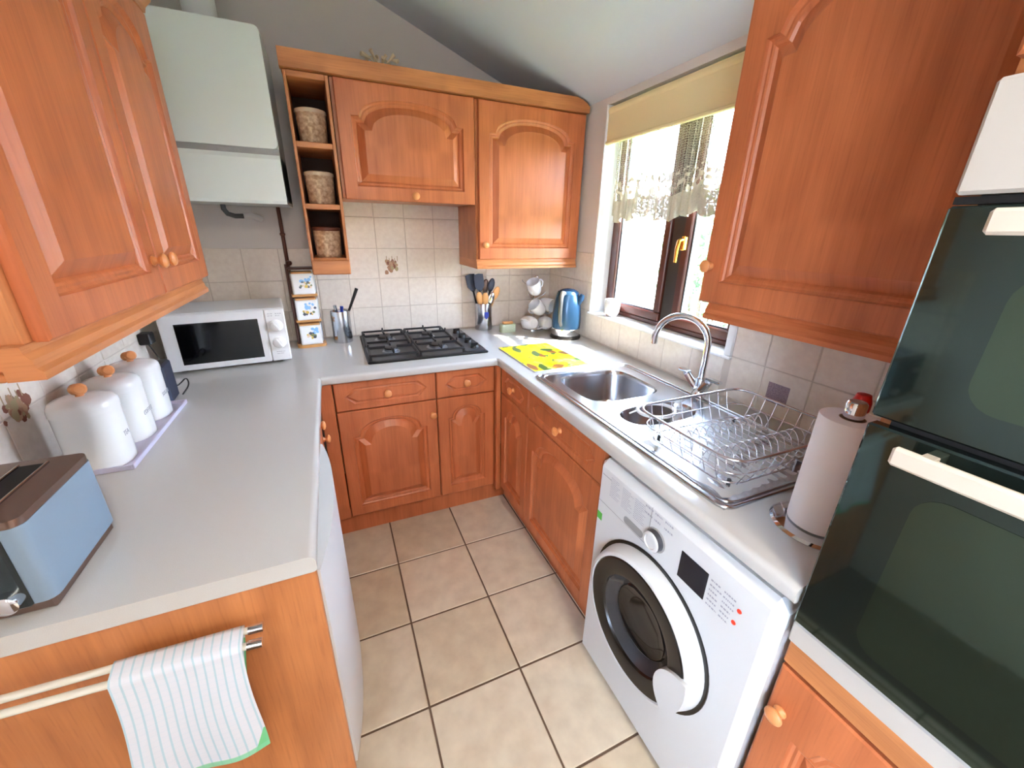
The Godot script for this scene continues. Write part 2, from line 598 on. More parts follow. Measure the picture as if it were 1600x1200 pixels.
func window_and_door() -> void:
	var w := Node3D.new()
	put(w, "window_1")
	structure(w, "brown framed kitchen window with two casements over the sink", "window")
	var x0 := 2.16
	var x1 := 2.22
	mb()
	bx(Vector3(x0, WY0 + 0.006, WZ0 + 0.006), Vector3(x1, WY0 + 0.032, WZ1 - 0.03), 0.006)
	bx(Vector3(x0, WY1 - 0.05, WZ0 + 0.006), Vector3(x1, WY1, WZ1 - 0.03), 0.006)
	bx(Vector3(x0, WY0 + 0.032, WZ0 + 0.006), Vector3(x1, WY1 - 0.05, WZ0 + 0.04), 0.006)
	bx(Vector3(x0, WY0 + 0.032, WZ1 - 0.07), Vector3(x1, WY1 - 0.05, WZ1 - 0.03), 0.006)
	done("frame", M.frame_brown, w)
	mb()
	bx(Vector3(x0, WY0 + 0.032, 0.865), Vector3(x1, WY1 - 0.05, 0.945), 0.006)
	done("mullion", M.frame_dark, w)
	for s in [[WZ0 + 0.04, 0.865, "frame_brown"], [0.945, WZ1 - 0.07, "frame_brown"]]:
		var a: float = s[0]
		var b: float = s[1]
		mb()
		var y0 := WY0 + 0.032
		var y1 := WY1 - 0.05
		var t := 0.042
		bx(Vector3(x0 - 0.012, y0, a), Vector3(x1 - 0.01, y0 + t, b), 0.005)
		bx(Vector3(x0 - 0.012, y1 - t, a), Vector3(x1 - 0.01, y1, b), 0.005)
		bx(Vector3(x0 - 0.012, y0 + t, a), Vector3(x1 - 0.01, y1 - t, a + t), 0.005)
		bx(Vector3(x0 - 0.012, y0 + t, b - t), Vector3(x1 - 0.01, y1 - t, b), 0.005)
		var c := done("casement", M[s[2]], w)
		mb()
		var g := 0.008
		bx(Vector3(x0 + 0.002, y0 + t, a + t), Vector3(x0 + 0.012, y1 - t, a + t + g))
		bx(Vector3(x0 + 0.002, y0 + t, b - t - g), Vector3(x0 + 0.012, y1 - t, b - t))
		bx(Vector3(x0 + 0.002, y0 + t, a + t), Vector3(x0 + 0.012, y0 + t + g, b - t))
		done("glazing_bead", M.gasket, c)
		mb()
		bx(Vector3(x0 + 0.01, y0 + t - 0.005, a + t - 0.005), Vector3(x0 + 0.014, y1 - t + 0.005, b - t + 0.005))
		done("pane", M.glass, c)
	mb()
	bx(Vector3(x0 - 0.03, 1.44, 0.955), Vector3(x0 - 0.012, 1.50, 0.978), 0.004)
	tube([Vector3(x0 - 0.03, 1.485, 0.966), Vector3(x0 - 0.05, 1.48, 0.966), Vector3(x0 - 0.055, 1.45, 0.966), Vector3(x0 - 0.055, 1.39, 0.966)], [0.008, 0.009, 0.008, 0.007], 8)
	done("handle", M.brass, w)
	# roller blind
	var b := thing("roller_blind", "cream roller blind rolled down a little way over the top of the window", "blind", Vector3(XR + 0.008, 1.936, WZ0 - 0.008))
	mb()
	bx(Vector3(0.0, 0.0, 0.012), Vector3(0.003, 0.15, 0.92))
	done("cloth", M.blind, b)
	mb()
	bx(Vector3(-0.008, -0.012, 0.012), Vector3(0.010, 0.004, 0.92), 0.004)
	done("bottom_bar", M.blind, b)
	mb(Transform3D(Basis.from_euler(Vector3(PI / 2, 0, 0)), Vector3(0.018, 0.135, 0.012)))
	lathe(V2([0.0, 0.0, 0.022, 0.0, 0.022, 0.908, 0.0, 0.908]), 18)
	done("roller", M.blind, b)
	# lace valance
	lace()
	# window behind the camera
	var d := Node3D.new()
	put(d, "window_2")
	structure(d, "white framed window in the left wall behind the camera", "window")
	mb()
	for zz in [[3.2, 3.26], [3.7, 3.76], [4.19, 4.25]]:
		bx(Vector3(XL - 0.15, 0.95, zz[0]), Vector3(XL - 0.08, 2.1, zz[1]), 0.006)
	for yy in [[0.95, 1.01], [2.04, 2.1]]:
		for zz in [[3.26, 3.7], [3.76, 4.19]]:
			bx(Vector3(XL - 0.15, yy[0], zz[0]), Vector3(XL - 0.08, yy[1], zz[1]), 0.006)
	done("frame", M.white_plastic, d)
	for zz in [[3.26, 3.7], [3.76, 4.19]]:
		mb()
		bx(Vector3(XL - 0.115, 1.01, zz[0]), Vector3(XL - 0.11, 2.04, zz[1]))
		done("pane", M.glass, d)

func lace() -> void:
	# net pelmet: a wavy open mesh with a scalloped hem
	var sz := 256
	var im := Image.create(sz, sz, false, Image.FORMAT_RGBA8)
	var n := noise(21, 0.045, 2)
	var n2 := noise(22, 0.35, 1)
	for y in sz:
		for x in sz:
			var v := float(y) / sz
			var a := 0.28 + 0.25 * n2.get_noise_2d(x, y)
			if (x % 6 < 2) or (y % 6 < 2):
				a += 0.22
			var motif := n.get_noise_2d(x, y)
			if v > 0.5 and motif > 0.1:
				a = 0.99
			if v > 0.74:
				a = 1.0 if n2.get_noise_2d(x * 0.5, y * 0.5) > -0.45 else 0.9
			if v < 0.06:
				a = 1.0
			im.set_pixel(x, y, Color(0.80, 0.78, 0.70, clampf(a, 0.0, 1.0)))
	var m := mat("lace", Color.WHITE, 0.85)
	m.albedo_texture = ImageTexture.create_from_image(im)
	m.transparency = BaseMaterial3D.TRANSPARENCY_ALPHA
	m.backlight = Color(0.03, 0.03, 0.027)
	m.cull_mode = BaseMaterial3D.CULL_DISABLED
	var s := SurfaceTool.new()
	s.begin(Mesh.PRIMITIVE_TRIANGLES)
	s.set_smooth_group(1)
	var nu := 150
	var nv := 16
	var pt := func(i: int, j: int) -> Vector3:
		var u := float(i) / nu
		var v := float(j) / nv
		var hem := 0.37 + 0.028 * absf(sin(u * PI * 9.0)) + 0.012 * sin(u * 17.0)
		return Vector3(0.012 * sin(u * TAU * 17.0) * (0.5 + 0.5 * v) + 0.004 * sin(u * TAU * 41.0), -v * hem, u * 0.86)
	for i in nu:
		for j in nv:
			for q in [[0, 0], [1, 0], [1, 1], [0, 0], [1, 1], [0, 1]]:
				s.set_uv(Vector2(float(i + q[0]) / nu * 3.0, float(j + q[1]) / nv))
				s.add_vertex(pt.call(i + q[0], j + q[1]))
	s.generate_normals()
	var me := s.commit()
	me.surface_set_material(0, m)
	var t := thing("lace_valance", "gathered cream lace valance with a scalloped hem hanging across the window", "curtain", Vector3(2.115, 1.965, 0.455))
	inst(me, "net", t)
	mb()
	tube([Vector3(0, 0.002, -0.035), Vector3(0, 0.002, 0.88)], 0.005, 8)
	done("curtain_wire", M.white_plastic, t)

func garden() -> void:
	mb()
	bx(Vector3(2.31, -0.5, -14), Vector3(26, -0.3, 16))
	var l := done("ground_outside", M.lawn)
	structure(l)
	mb()
	bx(Vector3(-12, -0.5, -6), Vector3(XL - 0.2, -0.12, 14))
	structure(done("patio_outside", M.fence_pale))
	var f := thing("garden_fence", "pale garden fence beyond the window", "fence", Vector3(7.5, -0.3, -8))
	for i in 60:
		mb()
		bx(Vector3(0, 0, 0.02), Vector3(0.03, 1.75, 0.185), 0.004)
		if i == 0:
			done("fence_board", M.fence_pale, f)
		else:
			inst(f.get_node("fence_board").mesh, "fence_board", f, T(Vector3(0.012 * (i % 2), 0, i * 0.195)))
	mb()
	bx(Vector3(0.03, 0.4, 0), Vector3(0.08, 0.5, 11.7))
	bx(Vector3(0.03, 1.3, 0), Vector3(0.08, 1.4, 11.7))
	done("fence_rail", M.fence_pale, f)
	for b in [[Vector3(4.3, -0.3, -0.75), 2.35, 0.55, "bushy green shrub growing outside the window", 900], [Vector3(4.6, -0.3, 0.75), 1.7, 0.5, "lower green shrub growing outside behind the window handle", 700]]:
		var o := thing("garden_shrub", b[3], "shrub", b[0])
		mb()
		for k in 7:
			var a := TAU * k / 7.0
			tube([Vector3(0, 0, 0), Vector3(cos(a) * 0.12, b[1] * 0.4, sin(a) * 0.12), Vector3(cos(a) * 0.3, b[1] * 0.8, sin(a) * 0.3)], [0.02, 0.013, 0.005], 5)
		done("stem", M.bark, o)
		for q in 2:
			mb()
			for k in int(b[4]) / 2:
				var d := Vector3(rng.randfn(), rng.randfn(), rng.randfn()).normalized() * pow(rng.randf(), 0.45)
				var p := Vector3(d.x * b[2], b[1] * 0.56 + d.y * b[1] * 0.44, d.z * b[2])
				at(p, Vector3(rng.randf_range(-1, 1), rng.randf() * TAU, rng.randf_range(-1, 1)))
				var s := rng.randf_range(0.05, 0.09)
				tri(Vector3(0, 0, 0), Vector3(s * 0.4, 0.01, s * 0.6), Vector3(0, 0, s * 1.5))
				tri(Vector3(0, 0, 0), Vector3(0, 0, s * 1.5), Vector3(-s * 0.4, 0.01, s * 0.6))
			var lv := done("foliage", M.leaf if q == 0 else M.leaf_b, o)
			lv.set_meta("kind", "stuff")

func ceiling_lamp() -> void:
	var p := Vector3(0.95, ceil_y(0.95), 3.1)
	var t := thing("ceiling_lamp", "round flush ceiling lamp behind the camera", "lamp", p)
	mb()
	lathe(V2([0.0, -0.10, 0.2, -0.10, 0.2, 0.0, 0.05, 0.09, 0.0, 0.09]), 28)
	done("body", M.white_plastic, t)
	var m := mat("lamp_glow", Color(1, 0.95, 0.85), 0.5)
	m.emission_enabled = true
	m.emission = Color(1.0, 0.86, 0.68)
	m.emission_energy_multiplier = 0.25
	mb()
	lathe(V2([0.0, -0.135, 0.12, -0.13, 0.185, -0.10]), 28)
	done("diffuser", m, t)
	var a := AreaLight3D.new()
	a.name = "ceiling_lamp_light"
	a.area_size = Vector2(0.32, 0.32)
	a.light_color = Color(1.0, 0.95, 0.88)
	a.light_energy = 0.085
	a.area_range = 8.0
	a.area_attenuation = 2.0
	a.shadow_enabled = true
	a.position = p + Vector3(0, -0.145, 0)
	a.rotation.x = -PI / 2
	add_child(a)


# ------------------------------------------------------------------ cabinets
# outline points with the matching points on the slab's edge; d insets the outline
func arch_outline(w: float, h: float, fr: float, arch: float, sh: float, d: float) -> Array:
	var x0 := fr + d
	var x1 := w - fr - d
	var y0 := fr + d
	var ys := h - fr - arch - d
	var cx := w / 2
	var o := []
	o.append([Vector2(x0, y0), Vector2(0, 0)])
	o.append([Vector2(x1, y0), Vector2(w, 0)])
	o.append([Vector2(x1, ys), Vector2(w, ys)])
	o.append([Vector2(x1, ys), Vector2(w, h)])
	var hw := (x1 - x0) / 2 - sh
	o.append([Vector2(x1 - sh * 0.75, ys + 0.001), Vector2(x1 - sh * 0.75, h)])
	var n := 20
	for i in n + 1:
		var t := 1.0 - 2.0 * i / n
		t = signf(t) * pow(absf(t), 0.6)
		var y := ys + 0.001 + arch * pow(maxf(0.0, 1.0 - pow(absf(t), 2.2)), 0.5)
		o.append([Vector2(cx + t * hw, y), Vector2(cx + t * hw, h)])
	o.append([Vector2(x0 + sh * 0.75, ys + 0.001), Vector2(x0 + sh * 0.75, h)])
	o.append([Vector2(x0, ys), Vector2(0, h)])
	o.append([Vector2(x0, ys), Vector2(0, ys)])
	return o

func drawer_outline(w: float, h: float, fx: float, fy: float, d: float) -> Array:
	var x0 := fx + d
	var x1 := w - fx - d
	var y0 := fy + d
	var y1 := h - fy - d
	var e := 0.04
	var ym := h / 2
	var o := []
	o.append([Vector2(x0 + e, y0), Vector2(0, 0)])
	o.append([Vector2(x0 + e, y0), Vector2(x0 + e, 0)])
	o.append([Vector2(x1 - e, y0), Vector2(x1 - e, 0)])
	o.append([Vector2(x1 - e, y0), Vector2(w, 0)])
	o.append([Vector2(x1 - e * 0.55, lerpf(y0, ym, 0.45)), Vector2(w, lerpf(y0, ym, 0.45))])
	o.append([Vector2(x1, ym), Vector2(w, ym)])
	o.append([Vector2(x1 - e * 0.55, lerpf(y1, ym, 0.45)), Vector2(w, lerpf(y1, ym, 0.45))])
	o.append([Vector2(x1 - e, y1), Vector2(w, h)])
	o.append([Vector2(x1 - e, y1), Vector2(x1 - e, h)])
	o.append([Vector2(x0 + e, y1), Vector2(x0 + e, h)])
	o.append([Vector2(x0 + e, y1), Vector2(0, h)])
	o.append([Vector2(x0 + e * 0.55, lerpf(y1, ym, 0.45)), Vector2(0, lerpf(y1, ym, 0.45))])
	o.append([Vector2(x0, ym), Vector2(0, ym)])
	o.append([Vector2(x0 + e * 0.55, lerpf(y0, ym, 0.45)), Vector2(0, lerpf(y0, ym, 0.45))])
	return o

func v3(p: Vector2, z: float) -> Vector3:
	return Vector3(p.x, p.y, z)

func slab_front(w: float, h: float, rings: Array, depths: Array) -> void:
	var t := 0.0208
	var c := 0.004
	var r: Array = rings[0]
	var n := r.size()
	flat()
	for i in n:
		var j := (i + 1) % n
		var oi: Vector2 = r[i][1].clamp(Vector2(c, c), Vector2(w - c, h - c))
		var oj: Vector2 = r[j][1].clamp(Vector2(c, c), Vector2(w - c, h - c))
		quad(v3(oi, 0), v3(oj, 0), v3(r[j][0], 0), v3(r[i][0], 0))
	for k in rings.size() - 1:
		for i in n:
			var j := (i + 1) % n
			quad(v3(rings[k][i][0], depths[k]), v3(rings[k][j][0], depths[k]), v3(rings[k + 1][j][0], depths[k + 1]), v3(rings[k + 1][i][0], depths[k + 1]))
	var last := PackedVector2Array()
	for p in rings[-1]:
		if last.is_empty() or last[-1].distance_to(p[0]) > 1e-5:
			last.append(p[0])
	if last[0].distance_to(last[-1]) < 1e-5:
		last.remove_at(last.size() - 1)
	var tr := Geometry2D.triangulate_polygon(last)
	for i in range(0, tr.size(), 3):
		poly_o([v3(last[tr[i]], depths[-1]), v3(last[tr[i + 1]], depths[-1]), v3(last[tr[i + 2]], depths[-1])], Vector3(0, 0, 1))
	var a := [Vector3(c, c, 0), Vector3(w - c, c, 0), Vector3(w - c, h - c, 0), Vector3(c, h - c, 0)]
	var b := [Vector3(0, 0, -c), Vector3(w, 0, -c), Vector3(w, h, -c), Vector3(0, h, -c)]
	var e := [Vector3(0, 0, -t), Vector3(w, 0, -t), Vector3(w, h, -t), Vector3(0, h, -t)]
	for i in 4:
		var j := (i + 1) % 4
		quad(b[i], b[j], a[j], a[i])
		quad(e[i], e[j], b[j], b[i])
	quad(e[3], e[2], e[1], e[0])

func door(parent: Node3D, x: float, y: float, w: float, h: float, kx := -1.0, ky := -1.0, arch := 0.07, fr := 0.055, called := "door") -> MeshInstance3D:
	mb()
	var sh := clampf(w * 0.06, 0.015, 0.032)
	var ar := minf(arch, w * 0.22)
	var rings := []
	for d in [0.0, 0.003, 0.008, 0.013, 0.018, 0.023, 0.052]:
		rings.append(arch_outline(w, h, fr, ar, sh, d))
	slab_front(w, h, rings, [0.0, -0.007, -0.011, -0.010, -0.0125, -0.018, -0.001])
	var o := done(called, M.wood, parent, T(Vector3(x, y, 0)))
	if kx >= 0:
		knob(o, kx - x, ky - y)
	return o

func drawer(parent: Node3D, x: float, y: float, w: float, h: float, called := "drawer") -> MeshInstance3D:
	mb()
	var rings := []
	for d in [0.0, 0.003, 0.007, 0.011, 0.014]:
		rings.append(drawer_outline(w, h, 0.042, 0.03, d))
	slab_front(w, h, rings, [0.0, -0.003, -0.006, -0.004, 0.0])
	var o := done(called, M.wood, parent, T(Vector3(x, y, 0)))
	knob(o, w / 2, h / 2)
	return o

var knob_mesh: Mesh
func knob(parent: Node3D, x: float, y: float) -> void:
	if knob_mesh == null:
		mb(Transform3D(Basis.from_euler(Vector3(PI / 2, 0, 0)), Vector3.ZERO))
		lathe(V2([0.0, 0.0, 0.012, 0.0, 0.0125, 0.003, 0.008, 0.008, 0.0078, 0.012, 0.013, 0.016, 0.0175, 0.021, 0.0175, 0.025, 0.014, 0.029, 0.007, 0.0315, 0.0, 0.032]), 20)
		st.generate_normals()
		knob_mesh = st.commit()
		knob_mesh.surface_set_material(0, M.knob)
	inst(knob_mesh, "knob", parent, T(Vector3(x, y, 0)))

# open-topped base carcass made of panels
func carcass(parent: Node3D, w: float, d := 0.53, y0 := 0.15, y1 := 0.87) -> void:
	mb()
	var z1 := -0.021
	bx(Vector3(0, y0, -d), Vector3(0.016, y1, z1))
	bx(Vector3(w - 0.016, y0, -d), Vector3(w, y1, z1))
	bx(Vector3(0.016, y0, -d), Vector3(w - 0.016, y0 + 0.016, z1))
	bx(Vector3(0.016, y0 + 0.016, -d), Vector3(w - 0.016, y1, -d + 0.008))
	bx(Vector3(0.016, 0.722, z1 - 0.016), Vector3(w - 0.016, 0.731, z1))
	done("carcass", M.cab_in, parent)

func base_unit(called: String, label: String, p: Vector3, turn: float, w: float, kx: float) -> Node3D:
	var t := thing(called, label, "cabinet", p, turn)
	carcass(t, w)
	drawer(t, 0.0015, 0.728, w - 0.003, 0.138)
	door(t, 0.0015, 0.155, w - 0.003, 0.568, kx, 0.65, 0.06 if w < 0.4 else 0.08, 0.052)
	return t

func base_units() -> void:
	base_unit("base_cabinet", "wide base cabinet with a drawer and arched door under the black hob", Vector3(0.640, 0, 0.575), 0, 0.455, 0.432)
	base_unit("base_cabinet", "narrow base cabinet with a small drawer, to the right of the hob cabinet", Vector3(1.097, 0, 0.575), 0, 0.303, -1.0)
	base_unit("base_cabinet", "base cabinet in the left run between the corner post and the white fridge", Vector3(0.575, 0, 1.045), PI / 2, 0.42, 0.385)
	base_unit("base_cabinet", "narrow base cabinet next to the corner, under the lemon chopping board", Vector3(1.425, 0, 0.605), -PI / 2, 0.318, -1.0)
	base_unit("base_cabinet", "sink base cabinet with a false drawer front, beside the washing machine", Vector3(1.425, 0, 0.926), -PI / 2, 0.555, -1.0)
	mb()
	bx(Vector3(0.5785, 0.15, 0.55), Vector3(0.637, 0.87, 0.574), 0.003)
	tag(done("corner_post", M.wood), "upright wooden corner post between the fridge run and the hob cabinet", "panel")
	mb()
	bx(Vector3(1.402, 0.13, 0.55), Vector3(1.428, 0.87, 0.6), 0.003)
	tag(done("corner_post", M.wood), "upright wooden corner post between the back run and the sink run", "panel")
	for a in [[Vector3(0.5, 0.0, 0.476), Vector3(1.496, 0.148, 0.494), "long wooden plinth along the floor under the hob cabinets"], [Vector3(1.496, 0.0, 0.476), Vector3(1.514, 0.148, 1.48), "wooden plinth along the floor under the sink cabinets"], [Vector3(0.48, 0.0, 0.5), Vector3(0.498, 0.148, 1.045), "wooden plinth under the cabinet beside the fridge"]]:
		mb()
		bx(a[0], a[1], 0.002)
		tag(done("plinth", M.wood), a[2], "plinth")
	# end panel of the left run
	mb()
	bx(Vector3(XL + 0.002, 0.0, 1.642), Vector3(0.597, 0.874, 1.66), 0.002)
	tag(done("end_panel", M.wood_gold), "plain orange wooden end panel closing the left run, behind the towel rail", "panel")

func nose(x0: float, x1: float, y0: float, y1: float) -> PackedVector2Array:
	# profile with a rounded front edge at x1
	var r := 0.014
	var o := PackedVector2Array([Vector2(x0, y1), Vector2(x0, y0)])
	for i in 5:
		var a := -PI / 2 + PI / 2 * i / 4
		o.append(Vector2(x1 - 0.008 + 0.008 * cos(a), y0 + 0.008 + 0.008 * sin(a)))
	for i in 7:
		var a := PI / 2 * i / 6
		o.append(Vector2(x1 - r + r * cos(a), y1 - r + r * sin(a)))
	return o

func worktops() -> void:
	var y0 := H - 0.038
	mb()
	prism(nose(0.3, 0.602, y0, H), 0.602, 1.672, true)
	bx(Vector3(XL + 0.001, y0, 0.602), Vector3(0.3, H, 1.672))
	bx(Vector3(XL + 0.001, y0, ZB + 0.001), Vector3(0.6025, H, 0.602))
	tag(done("worktop", M.worktop), "long pale grey worktop of the left run, with the canisters and microwave on it", "worktop")
	# back run: profile drawn along x
	mb(Transform3D(Basis(Vector3(0, 0, 1), Vector3(0, 1, 0), Vector3(-1, 0, 0)), Vector3(0, 0, 0)))
	prism(nose(ZB + 0.001, 0.602, y0, H), -1.4045, -0.6025, true)
	tag(done("worktop", M.worktop), "pale grey worktop of the back run, under the hob and utensil pots", "worktop")
	# right run with the sink cut out
	mb(Transform3D(Basis(Vector3(-1, 0, 0), Vector3(0, 1, 0), Vector3(0, 0, -1)), Vector3.ZERO))
	prism(nose(-1.5, -1.405, y0, H), -2.088, -0.602, true)
	at()
	bx(Vector3(1.4045, y0, ZB + 0.001), Vector3(1.5, H, 0.602))
	bx(Vector3(1.5, y0, ZB + 0.001), Vector3(XR - 0.001, H, 0.93))
	bx(Vector3(1.5, y0, 1.5), Vector3(XR - 0.001, H, 2.088))
	bx(Vector3(1.93, y0, 0.93), Vector3(XR - 0.001, H, 1.5))
	tag(done("worktop", M.worktop), "pale worktop of the right run, around the sink and over the washing machine", "worktop")

func pelmet_profile() -> PackedVector2Array:
	# x forwards, y up: ogee light pelmet
	return V2([-0.03, 0.0, 0.012, 0.0, 0.012, 0.012, 0.006, 0.018, 0.004, 0.03, -0.002, 0.04, -0.004, 0.05, -0.03, 0.05])

# wall cabinet closed box; local z=0 is the door plane, y=0 the pelmet's foot
func wall_box(t: Node3D, w: float, d: float, y0: float, y1: float) -> void:
	mb()
	bx(Vector3(0, y0, -d), Vector3(w, y1, -0.0212), 0.001)
	done("carcass", M.wood_gold, t)

func pelmet(t: Node3D, x0: float, x1: float, m: Material, called := "light_pelmet", y := 0.0, ret := 0) -> void:
	mb(Transform3D(Basis(Vector3(0, 0, 1), Vector3(0, 1, 0), Vector3(-1, 0, 0)), Vector3(0, y, -0.014)))
	prism(pelmet_profile(), -x1, -x0)
	done(called, m, t)

func wall_units() -> void:
	# open shelf unit
	var s := thing("open_shelf_unit", "narrow open wooden shelf unit with three cubbyholes beside the boiler", "shelf", Vector3(0.62, 1.297, 0.25))
	for x in [[0.0, 0.011], [0.153, 0.166]]:
		mb()
		bx(Vector3(x[0], 0.0, -0.34), Vector3(x[1], 0.79, 0), 0.002)
		done("side_panel", M.wood_gold, s)
	mb()
	bx(Vector3(0.011, 0.06, -0.315), Vector3(0.153, 0.79, -0.307))
	done("back_panel", M.shelf_back, s)
	for y in [0.052, 0.283, 0.523, 0.77]:
		mb()
		bx(Vector3(0.011, y, -0.307), Vector3(0.153, y + 0.022, -0.002), 0.002)
		done("shelf", M.wood_gold_across, s)
	mb()
	bx(Vector3(0.0, 0.0, -0.02), Vector3(0.166, 0.066, 0.006), 0.005)
	done("bottom_rail", M.wood_gold_across, s)
	# hood cabinet
	var hc := thing("wall_cabinet", "short wide wall cabinet with a lift-up arched door over the hob", "cabinet", Vector3(0.79, 1.627, 0.25))
	wall_box(hc, 0.633, 0.34, 0.005, 0.463)
	door(hc, 0.012, 0.0, 0.615, 0.462, 0.325, 0.026, 0.075, 0.056)
	# corner cabinet by the window
	var wc := thing("wall_cabinet", "tall wall cabinet with an arched door between the hob cabinet and the window", "cabinet", Vector3(1.425, 1.31, 0.25))
	wall_box(wc, 0.63, 0.34, 0.045, 0.78)
	door(wc, 0.012, 0.05, 0.605, 0.728, 0.042, 0.125, 0.075, 0.058)
	pelmet(wc, 0.0, 0.622, M.wood_gold_across)
	mb()
	bx(Vector3(0.0, 0.0, -0.34), Vector3(0.016, 0.046, -0.045), 0.002)
	done("pelmet_return", M.wood_gold_across, wc)
	# cornice cut to the slope of the ceiling
	mb()
	prism(V2([0.612, 2.092, 2.048, 2.092, 2.05, 2.118, 2.035, 2.132, 2.005, 2.146, 1.97, 2.155, 0.612, 2.155]), 0.225, 0.268)
	prism(V2([0.615, 2.092, 1.95, 2.092, 1.95, 2.15, 0.615, 2.15]), ZB + 0.002, 0.225)
	tag(done("cornice", M.wood_gold_across), "long wooden cornice board along the top of the back wall cabinets", "cornice")
	# left wall cabinet
	var lc := thing("wall_cabinet", "large double-door wooden wall cabinet over the canisters at the left", "cabinet", Vector3(0.30, 1.288, 1.578), PI / 2)
	wall_box(lc, 0.972, 0.325, 0.035, 0.79)
	door(lc, 0.020, 0.048, 0.507, 0.735, 0.497, 0.132, 0.075, 0.058)
	door(lc, 0.531, 0.048, 0.437, 0.735, 0.565, 0.132, 0.075, 0.058)
	pelmet(lc, -0.02, 0.93, M.wood_gold_across)
	mb()
	bx(Vector3(-0.02, 0.0, -0.325), Vector3(0.012, 0.012, -0.045), 0.002)
	bx(Vector3(-0.012, 0.012, -0.325), Vector3(0.012, 0.05, -0.045), 0.003)
	done("pelmet_return", M.wood_gold_across, lc)
	mb(Transform3D(Basis(Vector3(0, 0, 1), Vector3(0, 1, 0), Vector3(-1, 0, 0)), Vector3(0, 0.786, 0)))
	prism(V2([-0.3, 0.0, 0.0, 0.0, 0.004, 0.014, 0.02, 0.03, 0.022, 0.06, 0.03, 0.07, -0.3, 0.07]), -0.975, 0.01)
	done("cornice", M.wood_gold_across, lc)
	# right wall cabinet
	var rc := thing("wall_cabinet", "large wooden wall cabinet over the dish rack, against the oven tower", "cabinet", Vector3(1.74, 1.265, 1.448), -PI / 2)
	wall_box(rc, 0.635, 0.315, 0.045, 0.86)
	door(rc, 0.004, 0.05, 0.625, 0.79, 0.026, 0.155, 0.09, 0.062)
	pelmet(rc, 0.03, 0.635, M.wood_across)
	mb()
	bx(Vector3(0.03, 0.0, -0.31), Vector3(0.045, 0.046, -0.045), 0.002)
	done("pelmet_return", M.wood_across, rc)
	# oven tower housing
	var ot := thing("oven_housing", "tall wooden housing round the double oven, with an arched door below", "cabinet", Vector3(1.43, 0, 2.092), -PI / 2)
	mb()
	bx(Vector3(0.0, 0.0, -0.62), Vector3(0.018, 2.13, -0.022))
	bx(Vector3(0.582, 0.0, -0.62), Vector3(0.6, 2.13, -0.022))
	bx(Vector3(0.018, 0.15, -0.62), Vector3(0.582, 0.168, -0.022))
	bx(Vector3(0.018, 0.76, -0.62), Vector3(0.582, 0.778, -0.022))
	bx(Vector3(0.018, 1.69, -0.62), Vector3(0.582, 1.708, -0.022))
	bx(Vector3(0.018, 2.112, -0.62), Vector3(0.582, 2.13, -0.022))
	bx(Vector3(0.018, 0.168, -0.62), Vector3(0.582, 2.112, -0.612))
	done("carcass", M.wood_gold, ot)
	mb()
	bx(Vector3(0.0, 0.715, -0.022), Vector3(0.6, 0.783, -0.002), 0.003)
	done("rail", M.wood_gold_across, ot)
	door(ot, 0.002, 0.155, 0.596, 0.552, 0.028, 0.6, 0.09, 0.058)
	door(ot, 0.002, 1.700, 0.596, 0.42, 0.028, 1.75, 0.075, 0.058)
	mb()
	bx(Vector3(0.0, 0.0, -0.07), Vector3(0.6, 0.148, -0.055))
	done("plinth", M.wood, ot)


# ------------------------------------------------------------------ appliances
func appliances() -> void:
	washing_machine()
	oven()
	fridge()
	hob()
	boiler()
	microwave()
	kettle()
	toaster()

func dash_print(w: int, h: int, cols: int, rows: int, ink: Color, sd: int) -> StandardMaterial3D:
	var im := Image.create(w, h, false, Image.FORMAT_RGBA8)
	im.fill(Color(1, 1, 1, 0))
	var r := RandomNumberGenerator.new()
	r.seed = sd
	var cw := w / cols
	var rh := h / rows
	for c in cols:
		for k in rows:
			var x := c * cw
			var end := x + int(cw * r.randf_range(0.5, 0.9))
			while x < end:
				var l := r.randi_range(3, 9)
				im.fill_rect(Rect2i(x, k * rh + rh / 4, mini(l, end - x), maxi(1, rh / 3)), ink)
				x += l + 2
	var m := mat("small_print_%d" % sd, Color.WHITE, 0.4)
	m.albedo_texture = ImageTexture.create_from_image(im)
	m.transparency = BaseMaterial3D.TRANSPARENCY_ALPHA_SCISSOR
	m.alpha_scissor_threshold = 0.5
	return m

const RX := Vector3(PI / 2, 0, 0)

